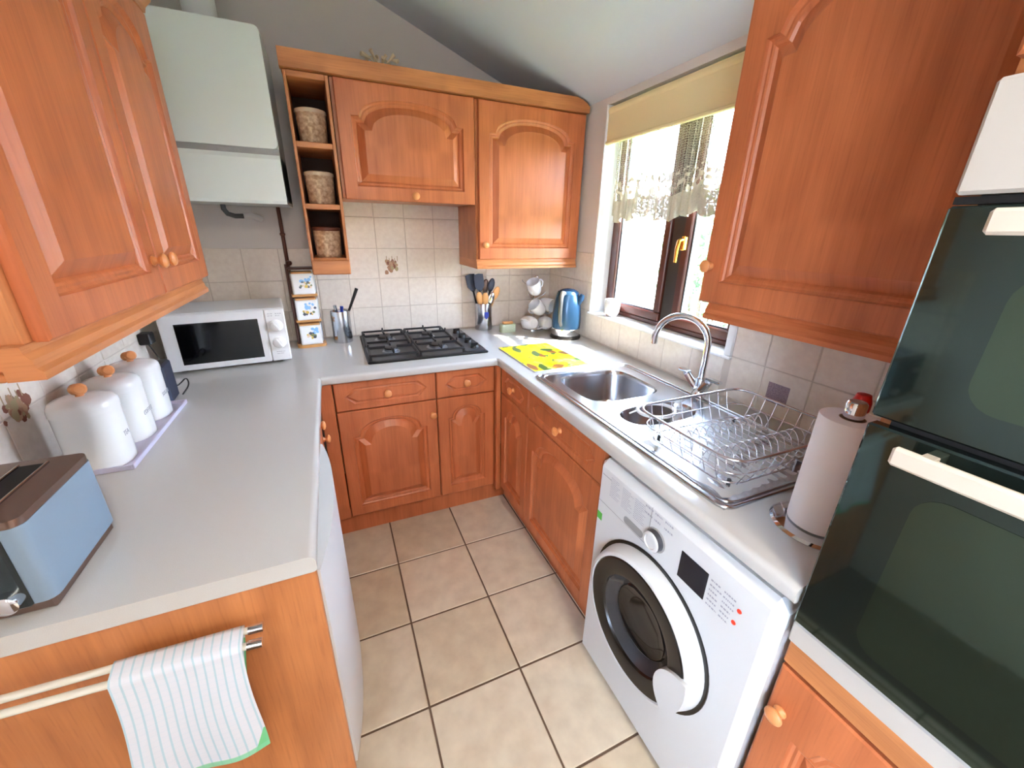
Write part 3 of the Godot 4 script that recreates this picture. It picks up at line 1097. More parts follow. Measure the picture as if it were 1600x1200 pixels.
func washing_machine() -> void:
	var t := thing("washing_machine", "white front-loading washing machine under the worktop, with a dark porthole door", "washing machine", Vector3(1.402, 0.0, 1.487), -PI / 2)
	mb()
	bx(Vector3(0, 0.02, -0.56), Vector3(0.595, 0.851, 0.0), 0.022)
	done("body", M.appliance_white, t)
	mb()
	for x in [0.05, 0.545]:
		for z in [-0.05, -0.5]:
			at(Vector3(x, 0, z))
			lathe(V2([0.0, 0.0, 0.022, 0.0, 0.022, 0.03, 0.0, 0.03]), 12)
	done("feet", M.rubber_dark, t)
	var c := Vector3(0.282, 0.464, 0.0)
	mb(T(c, RX))
	lathe(V2([0.225, -0.002, 0.225, 0.004, 0.217, 0.005, 0.209, 0.001]), 64)
	done("door_gap", M.drum_ring, t)
	mb(T(c, RX))
	lathe(V2([0.215, 0.0, 0.214, 0.008, 0.209, 0.026, 0.203, 0.042, 0.199, 0.046, 0.192, 0.047, 0.188, 0.043]), 64)
	var d := done("door_ring", M.appliance_white, t)
	mb(T(c, RX))
	lathe(V2([0.189, 0.044, 0.185, 0.0475, 0.148, 0.047, 0.136, 0.043, 0.132, 0.036]), 64)
	done("door_inner_ring", M.drum_ring, d)
	mb(T(c, RX))
	lathe(V2([0.104, 0.010, 0.098, 0.013, 0.090, 0.009, 0.06, 0.004, 0.0, 0.003]), 64)
	done("door_glass", M.drum_glass, d)
	mb(T(c, RX))
	lathe(V2([0.134, 0.038, 0.128, 0.033, 0.118, 0.020, 0.110, 0.016, 0.103, 0.011]), 64)
	done("glass_bowl", M.bowl_grey, d)
	var hp := Geometry2D.intersect_polygons(circle(0.482, 0.415, 0.088, 40), circle(0.282, 0.464, 0.206, 80))
	mb()
	prism(hp[0], 0.036, 0.056)
	done("door_handle", M.appliance_white, d)
	# fascia
	mb(T(Vector3(0.272, 0.747, -0.001), RX))
	lathe(V2([0.034, 0.0, 0.034, 0.003, 0.031, 0.004, 0.030, 0.004]), 32)
	done("dial_surround", M.band_grey, t)
	mb(T(Vector3(0.272, 0.747, 0.0), RX))
	lathe(V2([0.0285, 0.018, 0.026, 0.021, 0.02, 0.022, 0.018, 0.019, 0.0, 0.019]), 32)
	var dl := done("dial", M.appliance_white, t)
	mb(T(Vector3(0.272, 0.747, 0.0), RX))
	lathe(V2([0.030, 0.0, 0.0285, 0.018]), 32)
	done("dial_side", M.enamel, dl)
	mb()
	bx(Vector3(0.356, 0.708, -0.002), Vector3(0.436, 0.786, 0.002), 0.001)
	done("display", M.display, t)
	for p in [[0.519, 0.764], [0.514, 0.726]]:
		mb(T(Vector3(p[0], p[1], 0.0), RX))
		lathe(V2([0.0055, 0.0, 0.005, 0.0015, 0.0, 0.002]), 12)
		done("indicator", M.led_red, t)
	# drawer outline and recess
	mb()
	bx(Vector3(0.243, 0.705, -0.002), Vector3(0.2445, 0.83, 0.0007))
	bx(Vector3(0.02, 0.705, -0.002), Vector3(0.243, 0.7062, 0.0007))
	done("drawer_joint", M.band_grey, t)
	mb(T(Vector3(0.19, 0.722, 0.0)))
	prism(rrect(-0.045, -0.013, 0.035, 0.011, 0.01), -0.001, 0.0012)
	done("drawer_grip", M.band_grey, t)
	print_quad(0.165, 0.075, "programme_print", dash_print(256, 120, 3, 11, Color(0.6, 0.61, 0.66), 3), t, T(Vector3(0.07, 0.742, 0.0012)))
	print_quad(0.05, 0.008, "maker_print", dash_print(96, 16, 1, 1, Color(0.45, 0.46, 0.5), 4), t, T(Vector3(0.028, 0.800, 0.0012)))
	print_quad(0.07, 0.085, "button_print", dash_print(96, 110, 2, 6, Color(0.62, 0.63, 0.67), 5), t, T(Vector3(0.444, 0.70, 0.0012)))
	print_quad(0.11, 0.04, "dial_print", dash_print(140, 40, 3, 2, Color(0.65, 0.66, 0.7), 6), t, T(Vector3(0.22, 0.79, 0.0012)))
	mb()
	bx(Vector3(0.0225, 0.635, -0.001), Vector3(0.046, 0.662, 0.0008))
	done("energy_sticker", M.green_label, t)

func oven() -> void:
	var t := thing("double_oven", "built-in double oven with black glass doors and pale bar handles", "oven", Vector3(1.43, 0, 2.092), -PI / 2)
	mb()
	bx(Vector3(0.02, 0.79, -0.56), Vector3(0.58, 1.685, -0.002))
	done("body", M.black_rough, t)
	mb()
	bx(Vector3(0.003, 1.557, -0.002), Vector3(0.597, 1.676, 0.022), 0.004)
	var cp := done("control_panel", M.oven_silver, t)
	mb()
	bx(Vector3(0.21, 1.585, 0.02), Vector3(0.39, 1.65, 0.0235), 0.001)
	done("clock_display", M.black_gloss, cp)
	for x in [0.14, 0.46]:
		mb(T(Vector3(x, 1.617, 0.021), RX))
		lathe(V2([0.024, 0.0, 0.022, 0.02, 0.02, 0.023, 0.0, 0.023]), 24)
		done("dial", M.oven_handle, cp)
	for a in [[1.262, 1.545, "upper_door", 1.506], [0.838, 1.250, "lower_door", 1.208]]:
		mb()
		bx(Vector3(0.002, a[0], -0.002), Vector3(0.598, a[1], 0.02), 0.003)
		var d := done(a[2], M.oven_glass, t)
		mb()
		prism(rrect(0.085, a[0] + 0.045, 0.515, a[1] - 0.07, 0.035), 0.012, 0.0206)
		done("door_window", M.oven_window, d)
		mb()
		var hy: float = a[3]
		bx(Vector3(0.052, hy + 0.006, 0.045), Vector3(0.55, hy + 0.034, 0.057), 0.004)
		for x in [0.075, 0.51]:
			bx(Vector3(x, hy + 0.012, 0.018), Vector3(x + 0.015, hy + 0.028, 0.047), 0.001)
		done("handle", M.oven_handle, d)
	mb()
	bx(Vector3(0.002, 1.547, -0.002), Vector3(0.598, 1.5555, 0.012))
	done("vent_slot", M.black_rough, t)
	mb()
	bx(Vector3(0.002, 0.786, -0.002), Vector3(0.598, 0.834, 0.016), 0.003)
	done("bottom_trim", M.oven_silver, t)

func fridge() -> void:
	var t := thing("fridge", "white under-counter fridge in the left run, next to the end panel", "fridge", Vector3(0.605, 0, 1.632), PI / 2)
	mb()
	bx(Vector3(0, 0.03, -0.55), Vector3(0.565, 0.85, -0.05), 0.006)
	done("body", M.appliance_white, t)
	# bowed door; profile in x,z drawn along y
	var p := PackedVector2Array([Vector2(0.0, -0.045), Vector2(0.565, -0.045)])
	for i in 17:
		var u := 1.0 - 2.0 * i / 16.0
		p.append(Vector2(0.2825 + u * 0.2825, -0.004 + 0.030 * (1.0 - pow(absf(u), 2.4))))
	mb(Transform3D(Basis(Vector3(1, 0, 0), Vector3(0, 0, 1), Vector3(0, -1, 0)), Vector3.ZERO))
	prism(p, -0.838, -0.17, true)
	done("door", M.appliance_white, t)
	mb()
	bx(Vector3(0.005, 0.035, -0.06), Vector3(0.56, 0.16, -0.045), 0.003)
	done("kick_plate", M.band_grey, t)

func hob() -> void:
	var t := thing("gas_hob", "black four-burner gas hob with iron pan supports set in the back worktop", "hob", Vector3(0.802, H, 0.492))
	var w := 0.598
	var d := 0.545
	mb()
	bx(Vector3(0, 0.0005, -d), Vector3(w, 0.012, 0), 0.005)
	done("tray", M.black, t)
	for g in 2:
		var gx := 0.012 + g * 0.235
		mb()
		bx(Vector3(gx, 0.0105, -d + 0.02), Vector3(gx + 0.226, 0.0135, -0.018), 0.001)
		done("burner_well", M.enamel, t)
		for b in 2:
			var cx := gx + 0.113
			var cz := -0.145 - b * 0.245
			var r := 0.033 if (g + b) % 2 == 0 else 0.042
			mb(T(Vector3(cx, 0.012, cz)))
			lathe(V2([r * 1.35, 0.0, r * 1.3, 0.006, r, 0.009, r, 0.018]), 24)
			done("burner_ring", M.steel_dull, t)
			mb(T(Vector3(cx, 0.028, cz)))
			lathe(V2([r * 0.95, 0.0, r * 1.02, 0.003, r * 0.95, 0.009, 0.0, 0.011]), 24)
			done("burner_cap", M.black, t)
		# pan support
		mb()
		var x0 := gx + 0.004
		var x1 := gx + 0.222
		var z0 := -d + 0.024
		var z1 := -0.022
		for e in [[x0, x1, z1], [x0, x1, z0], [x0, x1, (z0 + z1) / 2]]:
			bx(Vector3(e[0], 0.030, e[2] - 0.005), Vector3(e[1], 0.040, e[2] + 0.005), 0.002)
		for e in [x0, x1]:
			bx(Vector3(e - 0.005, 0.030, z0), Vector3(e + 0.005, 0.040, z1), 0.002)
			for zz in [z0, z1, (z0 + z1) / 2]:
				bx(Vector3(e - 0.005, 0.012, zz - 0.005), Vector3(e + 0.005, 0.034, zz + 0.005), 0.001)
		for b in 2:
			var cx := gx + 0.113
			var cz := -0.145 - b * 0.245
			for k in 4:
				var dir: Vector3 = [Vector3(1, 0, 0), Vector3(-1, 0, 0), Vector3(0, 0, 1), Vector3(0, 0, -1)][k]
				var a: Vector3 = Vector3(cx, 0, cz) + dir * 0.028
				var e: Vector3 = Vector3(cx, 0, cz) + dir * 0.108
				var lo := Vector3(minf(a.x, e.x), 0.034, minf(a.z, e.z)) - Vector3(0.004 if dir.x == 0 else 0.0, 0, 0.004 if dir.z == 0 else 0.0)
				var hi := Vector3(maxf(a.x, e.x), 0.047, maxf(a.z, e.z)) + Vector3(0.004 if dir.x == 0 else 0.0, 0, 0.004 if dir.z == 0 else 0.0)
				bx(lo, hi, 0.002)
				at(Vector3(e.x, 0.046, e.z))
				lathe(V2([0.005, 0.0, 0.0035, 0.012, 0.0, 0.013]), 8)
				at()
		done("pan_support", M.iron, t)
	mb()
	bx(Vector3(0.484, 0.0105, -d + 0.02), Vector3(w - 0.014, 0.0135, -0.018), 0.001)
	done("control_strip", M.enamel, t)
	for k in 4:
		mb(T(Vector3(0.545, 0.013, -0.075 - k * 0.115)))
		lathe(V2([0.022, 0.0, 0.02, 0.014, 0.017, 0.017, 0.0, 0.017]), 20)
		bx(Vector3(-0.019, 0.015, -0.004), Vector3(0.019, 0.027, 0.004), 0.002)
		done("control_knob", M.black, t)

func boiler() -> void:
	var t := thing("wall_boiler", "white wall-mounted boiler between the left cabinet and the open shelves", "boiler", Vector3(0.155, 1.594, ZB))
	var w := 0.407
	var d := 0.25 - ZB
	mb()
	bx(Vector3(0, 0.01, 0.002), Vector3(w, 0.612, d - 0.035), 0.004)
	done("casing", M.boiler_white, t)
	var p := PackedVector2Array()
	p = rrect(0.0, 0.208, w, 0.618, 0.02, 4)
	mb()
	prism(p, d - 0.034, d + 0.004, true)
	done("front_cover", M.boiler_white, t)
	mb()
	bx(Vector3(0.0, 0.18, d - 0.035), Vector3(w, 0.21, d - 0.006), 0.002)
	done("recess_band", M.band_grey, t)
	mb()
	var q := V2([0.0, 0.0, d, 0.0, d + 0.006, 0.012, d + 0.002, 0.17, d - 0.004, 0.186, 0.0, 0.186])
	at()
	X = Transform3D(Basis(Vector3(0, 0, 1), Vector3(0, 1, 0), Vector3(-1, 0, 0)), Vector3.ZERO)
	prism(q, -w, 0.0)
	done("control_flap", M.boiler_white, t)
	mb()
	bx(Vector3(0.19, 0.189, d - 0.007), Vector3(0.265, 0.2, d - 0.003), 0.001)
	done("badge", M.band_grey, t)
	mb(T(Vector3(0.2, 0.612, 0.16)))
	lathe(V2([0.058, 0.0, 0.058, 0.4, 0.05, 0.4, 0.05, 0.0]), 20)
	done("flue", M.white_plastic, t)
	var h := thing("condensate_hose", "short grey hose with a white elbow under the boiler", "hose", Vector3(0.28, 1.60, 0.0))
	mb()
	tube([Vector3(0, 0, 0), Vector3(0.0, -0.025, 0), Vector3(0.012, -0.045, 0), Vector3(0.04, -0.054, 0), Vector3(0.075, -0.053, 0)], 0.011, 10)
	done("hose", M.pipe_grey, h)
	mb()
	tube([Vector3(0.073, -0.053, 0), Vector3(0.105, -0.05, -0.01), Vector3(0.125, -0.058, -0.04), Vector3(0.128, -0.062, -0.093)], 0.014, 10)
	done("elbow", M.white_plastic, h)
	var c := thing("pipe", "thin dark brown pipe running down the wall below the boiler", "pipe", Vector3(0.495, 0.911, -0.082))
	mb()
	tube([Vector3(0, 0, 0), Vector3(0, 0.69, 0)], 0.009, 10)
	done("tube", M.copper_brown, c)
	mb()
	for y in [0.25, 0.55]:
		bx(Vector3(-0.012, y, -0.013), Vector3(0.012, y + 0.014, 0.011), 0.003)
	done("clip", M.copper_brown, c)

func microwave() -> void:
	var t := thing("microwave", "white microwave with a dark window and two dials, on the worktop below the boiler", "microwave", Vector3(0.03, H, 0.362), 0.107)
	var w := 0.452
	mb()
	for x in [0.04, 0.4]:
		for z in [-0.05, -0.28]:
			bx(Vector3(x - 0.012, 0, z - 0.012), Vector3(x + 0.012, 0.012, z + 0.012))
	done("feet", M.rubber_dark, t)
	mb()
	bx(Vector3(0, 0.01, -0.33), Vector3(w, 0.252, -0.018), 0.006)
	done("body", M.white_plastic, t)
	mb()
	bx(Vector3(0.001, 0.012, -0.018), Vector3(0.372, 0.25, 0.0), 0.004)
	var d := done("door", M.white_plastic, t)
	mb()
	bx(Vector3(0.05, 0.038, -0.002), Vector3(0.345, 0.212, 0.0015), 0.001)
	done("door_window", M.black_gloss, d)
	mb()
	bx(Vector3(0.3735, 0.012, -0.018), Vector3(w - 0.001, 0.25, 0.0), 0.004)
	var c := done("control_panel", M.white_plastic, t)
	for y in [0.175, 0.098]:
		mb(T(Vector3(0.412, y, -0.001), RX))
		lathe(V2([0.028, 0.0, 0.027, 0.004, 0.024, 0.006, 0.023, 0.016, 0.02, 0.018, 0.0, 0.018]), 28)
		at(Vector3(0.412, y, 0.017), Vector3(0, 0, 0.5))
		bx(Vector3(-0.004, -0.022, 0), Vector3(0.004, 0.022, 0.004), 0.001)
		done("dial", M.white_gloss, c)
	print_quad(0.06, 0.018, "dial_print", dash_print(64, 20, 2, 2, Color(0.6, 0.6, 0.62), 8), c, T(Vector3(0.385, 0.215, 0.0006)))
	print_quad(0.04, 0.018, "maker_print", dash_print(64, 20, 1, 2, Color(0.6, 0.6, 0.62), 9), c, T(Vector3(0.395, 0.04, 0.0006)))

func kettle() -> void:
	var t := thing("kettle", "metallic blue electric kettle in the corner below the window", "kettle", Vector3(1.958, H, 0.325))
	mb()
	lathe(V2([0.0, 0.0, 0.09, 0.0, 0.092, 0.006, 0.088, 0.016, 0.0, 0.018]), 32)
	done("power_base", M.black, t)
	mb()
	lathe(V2([0.082, 0.017, 0.085, 0.022, 0.086, 0.058, 0.084, 0.06]), 32)
	done("steel_band", M.chrome, t)
	mb()
	lathe(V2([0.084, 0.059, 0.086, 0.09, 0.0845, 0.14, 0.079, 0.195, 0.072, 0.235, 0.066, 0.255, 0.064, 0.262]), 36)
	# spout lip
	tube([Vector3(0.04, 0.20, 0.062), Vector3(0.047, 0.235, 0.068), Vector3(0.054, 0.262, 0.074)], [0.006, 0.018, 0.013], 12)
	done("body", M.kettle_blue, t)
	mb()
	lathe(V2([0.066, 0.258, 0.06, 0.272, 0.035, 0.285, 0.012, 0.29, 0.0, 0.291]), 32)
	done("lid", M.kettle_blue, t)
	mb()
	var hd := Vector3(-0.78, 0, 0.62)
	tube([hd * 0.055 + Vector3(0, 0.265, 0), hd * 0.085 + Vector3(0, 0.272, 0), hd * 0.108 + Vector3(0, 0.25, 0), hd * 0.112 + Vector3(0, 0.18, 0), hd * 0.105 + Vector3(0, 0.11, 0), hd * 0.085 + Vector3(0, 0.085, 0)], [0.012, 0.014, 0.014, 0.012, 0.011, 0.009], 10)
	done("handle", M.pipe_grey, t)

func toaster() -> void:
	var t := thing("toaster", "blue two-slot toaster with metal trim at the near end of the left worktop", "toaster", Vector3(0.002, H, 1.425))
	var w := 0.222
	var l := 0.215
	mb()
	bx(Vector3(0.006, 0.0, 0.006), Vector3(w - 0.006, 0.022, l - 0.006), 0.004)
	done("base", M.bronze, t)
	mb()
	prism(rrect(0.0, -l, w, 0.0, 0.018, 4), 0, 0)
	st.clear()
	mb(Transform3D(Basis(Vector3(1, 0, 0), Vector3(0, 0, -1), Vector3(0, 1, 0)), Vector3.ZERO))
	prism(rrect(0.0, -l, w, 0.0, 0.016, 4), 0.022, 0.165, true)
	done("body", M.toaster_blue, t)
	mb()
	bx(Vector3(0.012, 0.02, l - 0.003), Vector3(w - 0.026, 0.166, l + 0.006), 0.004)
	done("end_cover", M.toaster_end, t)
	mb(Transform3D(Basis(Vector3(1, 0, 0), Vector3(0, 0, -1), Vector3(0, 1, 0)), Vector3.ZERO))
	prism(rrect(0.001, -l + 0.001, w - 0.001, -0.001, 0.016, 4), 0.165, 0.178, true)
	done("top_trim", M.bronze, t)
	for x in [0.055, 0.135]:
		mb()
		bx(Vector3(x, 0.176, 0.025), Vector3(x + 0.036, 0.1795, l - 0.03), 0.001)
		done("slot", M.black_rough, t)
		for e in [x - 0.004, x + 0.036]:
			mb()
			bx(Vector3(e, 0.177, 0.022), Vector3(e + 0.004, 0.182, l - 0.027), 0.001)
			done("slot_rim", M.steel, t)
	mb()
	bx(Vector3(0.098, 0.05, l + 0.005), Vector3(0.104, 0.15, l + 0.008))
	done("lever_track", M.steel, t)
	mb()
	bx(Vector3(0.08, 0.12, l + 0.006), Vector3(0.122, 0.138, l + 0.03), 0.004)
	done("lever", M.chrome, t)
	mb(T(Vector3(0.178, 0.045, l + 0.004), RX))
	lathe(V2([0.0, 0.0, 0.016, 0.0, 0.016, 0.018, 0.013, 0.02, 0.0, 0.02]), 24)
	done("browning_dial", M.chrome, t)


# ------------------------------------------------------------------ sink
func hole_cell(x0: float, z0: float, x1: float, z1: float, c: Vector2, a: float, b: float, e: float, levels: Array, y: float) -> void:
	var ang := []
	for i in 48:
		ang.append(TAU * i / 48 + 0.001)
	for q in [[x0, z0], [x1, z0], [x1, z1], [x0, z1]]:
		ang.append(fposmod(atan2(q[1] - c.y, q[0] - c.x), TAU))
	ang.sort()
	var n := ang.size()
	var hole := []
	var edge := []
	for g in ang:
		var dx := cos(g)
		var dz := sin(g)
		var k := pow(pow(absf(dx / a), e) + pow(absf(dz / b), e), -1.0 / e)
		hole.append(Vector2(dx, dz) * k)
		var s := 1e9
		if dx > 1e-6: s = minf(s, (x1 - c.x) / dx)
		if dx < -1e-6: s = minf(s, (x0 - c.x) / dx)
		if dz > 1e-6: s = minf(s, (z1 - c.y) / dz)
		if dz < -1e-6: s = minf(s, (z0 - c.y) / dz)
		edge.append(c + Vector2(dx, dz) * s)
	var f := func(i: int, lv: Array) -> Vector3:
		return Vector3(c.x + hole[i].x * lv[0], y + lv[1], c.y + hole[i].y * lv[0])
	for i in n:
		var j := (i + 1) % n
		st.set_smooth_group(-1)
		poly_o([Vector3(edge[i].x, y, edge[i].y), Vector3(edge[j].x, y, edge[j].y), f.call(j, [1.0, 0.0]), f.call(i, [1.0, 0.0])], Vector3.UP)
		st.set_smooth_group(1)
		var h := Vector3(-hole[i].x, 0, -hole[i].y).normalized() + Vector3(0, 0.5, 0)
		for k in levels.size() - 1:
			poly_o([f.call(i, levels[k]), f.call(j, levels[k]), f.call(j, levels[k + 1]), f.call(i, levels[k + 1])], h)
		var bl: Array = levels[-1]
		poly_o([f.call(i, bl), f.call(j, bl), Vector3(c.x, y + bl[1], c.y)], Vector3.UP)
	flat()

func sink_area() -> void:
	var t := thing("kitchen_sink", "stainless steel one-and-a-half bowl sink with a ribbed drainer", "sink", Vector3(1.466, H, 0.905))
	# local: x 0..0.49, z 0..0.975
	var y := 0.004
	mb()
	bx(Vector3(0.0, 0.0005, 0.0), Vector3(0.012, y, 0.972))
	bx(Vector3(0.012, 0.0005, 0.0), Vector3(0.478, y, 0.02))
	hole_cell(0.012, 0.02, 0.478, 0.40, Vector2(0.235, 0.20), 0.172, 0.158, 4.2, [[1.0, 0.0], [0.988, -0.004], [0.965, -0.02], [0.93, -0.14], [0.86, -0.158], [0.3, -0.163]], y)
	hole_cell(0.012, 0.40, 0.478, 0.605, Vector2(0.235, 0.50), 0.150, 0.075, 2.6, [[1.0, 0.0], [0.985, -0.004], [0.95, -0.02], [0.88, -0.09], [0.75, -0.105], [0.3, -0.108]], y)
	var nx := 60
	var nz := 20
	var hgt := func(i: int, j: int) -> float:
		var u := float(i) / nx
		var v := float(j) / nz
		var edge := minf(minf(u, 1 - u) * 0.466, minf(v, 1 - v) * 0.367)
		var k := smoothstep(0.012, 0.026, edge)
		return y - k * (0.004 + 0.0007 * (0.5 + 0.5 * sin(u * TAU * 13.0)) + 0.0004 * sin(v * 21.0 + u * 9.0))
	st.set_smooth_group(2)
	for i in nx:
		for j in nz:
			var p := []
			for q in [[0, 0], [1, 0], [1, 1], [0, 1]]:
				p.append(Vector3(0.012 + 0.466 * (i + q[0]) / nx, hgt.call(i + q[0], j + q[1]), 0.605 + 0.367 * (j + q[1]) / nz))
			poly_o(p, Vector3.UP)
	flat()
	done("basin", M.steel, t)
	var path := []
	for q in rrect(0.0, 0.0, 0.488, 0.975, 0.03, 6):
		path.append(Vector3(q.x, 0.0035, q.y))
	mb()
	tube(path, 0.0055, 8, true)
	done("rim", M.steel, t)
	path = []
	for q in rrect(0.02, 0.012, 0.47, 0.962, 0.035, 6):
		path.append(Vector3(q.x, 0.003, q.y))
	mb()
	tube(path, 0.004, 8, true)
	done("inner_rim", M.steel, t)
	for c in [[Vector3(0.235, -0.1585, 0.20), 0.04], [Vector3(0.235, -0.1035, 0.50), 0.032]]:
		mb(T(c[0]))
		lathe(V2([c[1], 0.0, c[1] * 0.95, 0.003, c[1] * 0.6, 0.001, 0.0, 0.0]), 24)
		done("waste", M.chrome, t)
	# ring in the half bowl
	var rg := thing("strainer_ring", "white ring sitting in the small half bowl of the sink", "ring", Vector3(1.69, H + 0.004, 1.405))
	var rp := []
	for i in 32:
		rp.append(Vector3(0.068 * cos(TAU * i / 32), 0.012, 0.056 * sin(TAU * i / 32)))
	mb()
	tube(rp, 0.0065, 8, true)
	done("hoop", M.white_gloss, rg)
	mb()
	for a in [0.3, 2.0, 3.6, 5.2]:
		tube([Vector3(0.068 * cos(a), 0.012, 0.056 * sin(a)), Vector3(0.105 * cos(a), 0.004, 0.062 * sin(a))], 0.003, 6)
	done("lug", M.white_gloss, rg)
	tap()
	dish_rack()

func tap() -> void:
	var t := thing("mixer_tap", "chrome swan-neck mixer tap with two flat levers behind the sink", "tap", Vector3(1.972, H + 0.001, 1.33))
	mb()
	lathe(V2([0.0, 0.0, 0.028, 0.0, 0.028, 0.006, 0.024, 0.012, 0.021, 0.05, 0.02, 0.075, 0.0, 0.078]), 24)
	done("body", M.chrome, t)
	var pts := []
	var dir := Vector3(-0.52, 0, -0.854)
	pts.append(Vector3(0, 0.06, 0))
	pts.append(Vector3(0, 0.13, 0))
	for i in 17:
		var a := PI * i / 16.0 * 1.06
		pts.append(Vector3(0, 0.2, 0) + dir * (0.1 - 0.1 * cos(a)) + Vector3(0, 0.105 * sin(a), 0))
	mb()
	tube(pts, 0.0125, 14)
	done("spout", M.chrome, t)
	for s in [[-1.0, "lever"], [1.0, "lever"]]:
		var k: float = s[0]
		mb()
		tube([Vector3(0, 0.02, 0), Vector3(-0.01, 0.05, k * 0.03), Vector3(-0.02, 0.078, k * 0.052)], [0.017, 0.016, 0.014], 12)
		done("valve_arm", M.chrome, t)
		mb(T(Vector3(-0.022, 0.084, k * 0.055), Vector3(0.0, 0.0, 0.0)))
		prism(V2([0, 0, 0, 0]), 0, 0) if false else bx(Vector3(-0.013, 0.0, -0.035 if k < 0 else -0.012), Vector3(0.013, 0.011, 0.012 if k < 0 else 0.05), 0.004)
		at(Vector3(-0.022, 0.076, k * 0.055))
		lathe(V2([0.0, 0.0, 0.012, 0.0, 0.012, 0.01, 0.0, 0.01]), 16)
		done("lever", M.chrome, t)

func dish_rack() -> void:
	var t := thing("dish_rack", "chrome wire dish drying rack standing on the drainer", "rack", Vector3(1.485, H + 0.008, 1.525))
	var w := 0.44
	var l := 0.345
	var ring := func(y: float, i: float, r: float) -> void:
		var path := []
		for q in rrect(i, i, w - i, l - i, 0.05, 5):
			path.append(Vector3(q.x, y, q.y))
		tube(path, r, 6, true)
	mb()
	ring.call(0.105, 0.0, 0.0038)
	done("top_rim", M.wire, t)
	mb()
	ring.call(0.06, 0.012, 0.0016)
	done("middle_wire", M.wire, t)
	mb()
	ring.call(0.02, 0.03, 0.0022)
	done("base_wire", M.wire, t)
	for i in 4:
		var cx := 0.06 if i % 2 == 0 else w - 0.06
		var cz := 0.05 if i < 2 else l - 0.05
		mb()
		tube([Vector3(cx, 0.022, cz), Vector3(cx, 0.0015, cz)], 0.005, 8)
		done("foot", M.rubber_dark, t)
	mb()
	tube([Vector3(0.03, 0.02, 0), Vector3(0.012, 0.06, 0), Vector3(0.0, 0.105, 0)], 0.0013, 5)
	st.generate_normals()
	var side := st.commit()
	side.surface_set_material(0, M.wire)
	for k in 7:
		var z := 0.06 + k * 0.0375
		inst(side, "upright", t, T(Vector3(0, 0, z)))
		inst(side, "upright", t, Transform3D(Basis(Vector3(0, 1, 0), PI), Vector3(w, 0, z)))
	for k in 9:
		var x := 0.06 + k * 0.04
		inst(side, "upright", t, Transform3D(Basis(Vector3(0, 1, 0), -PI / 2), Vector3(x, 0, 0)))
		inst(side, "upright", t, Transform3D(Basis(Vector3(0, 1, 0), PI / 2), Vector3(x, 0, l)))
	mb()
	tube([Vector3(0, 0.018, 0.03), Vector3(0, 0.018, l - 0.03)], 0.0013, 5)
	st.generate_normals()
	var fw := st.commit()
	fw.surface_set_material(0, M.wire)
	for k in 14:
		inst(fw, "floor_wire", t, T(Vector3(0.035 + k * 0.0285, 0, 0)))
	# arched plate prongs in two rows
	var ap := []
	for i in 11:
		var a := PI * i / 10.0
		ap.append(Vector3(0, 0.02 + 0.055 * sin(a), -0.028 * cos(a)))
	mb()
	tube(ap, 0.0014, 5)
	st.generate_normals()
	var pr := st.commit()
	pr.surface_set_material(0, M.wire)
	for k in 13:
		inst(pr, "plate_prong", t, T(Vector3(0.05 + k * 0.0285, 0, 0.13)))
		inst(pr, "plate_prong", t, T(Vector3(0.05 + k * 0.0285, 0, 0.24)))


# ------------------------------------------------------------------ things on the worktops
func counter_things() -> void:
	canister_set()
	spice_stand()
	utensil_pots()
	mug_tree()
	shelf_jars()
	chopping_board()
	kitchen_roll()
	speaker()

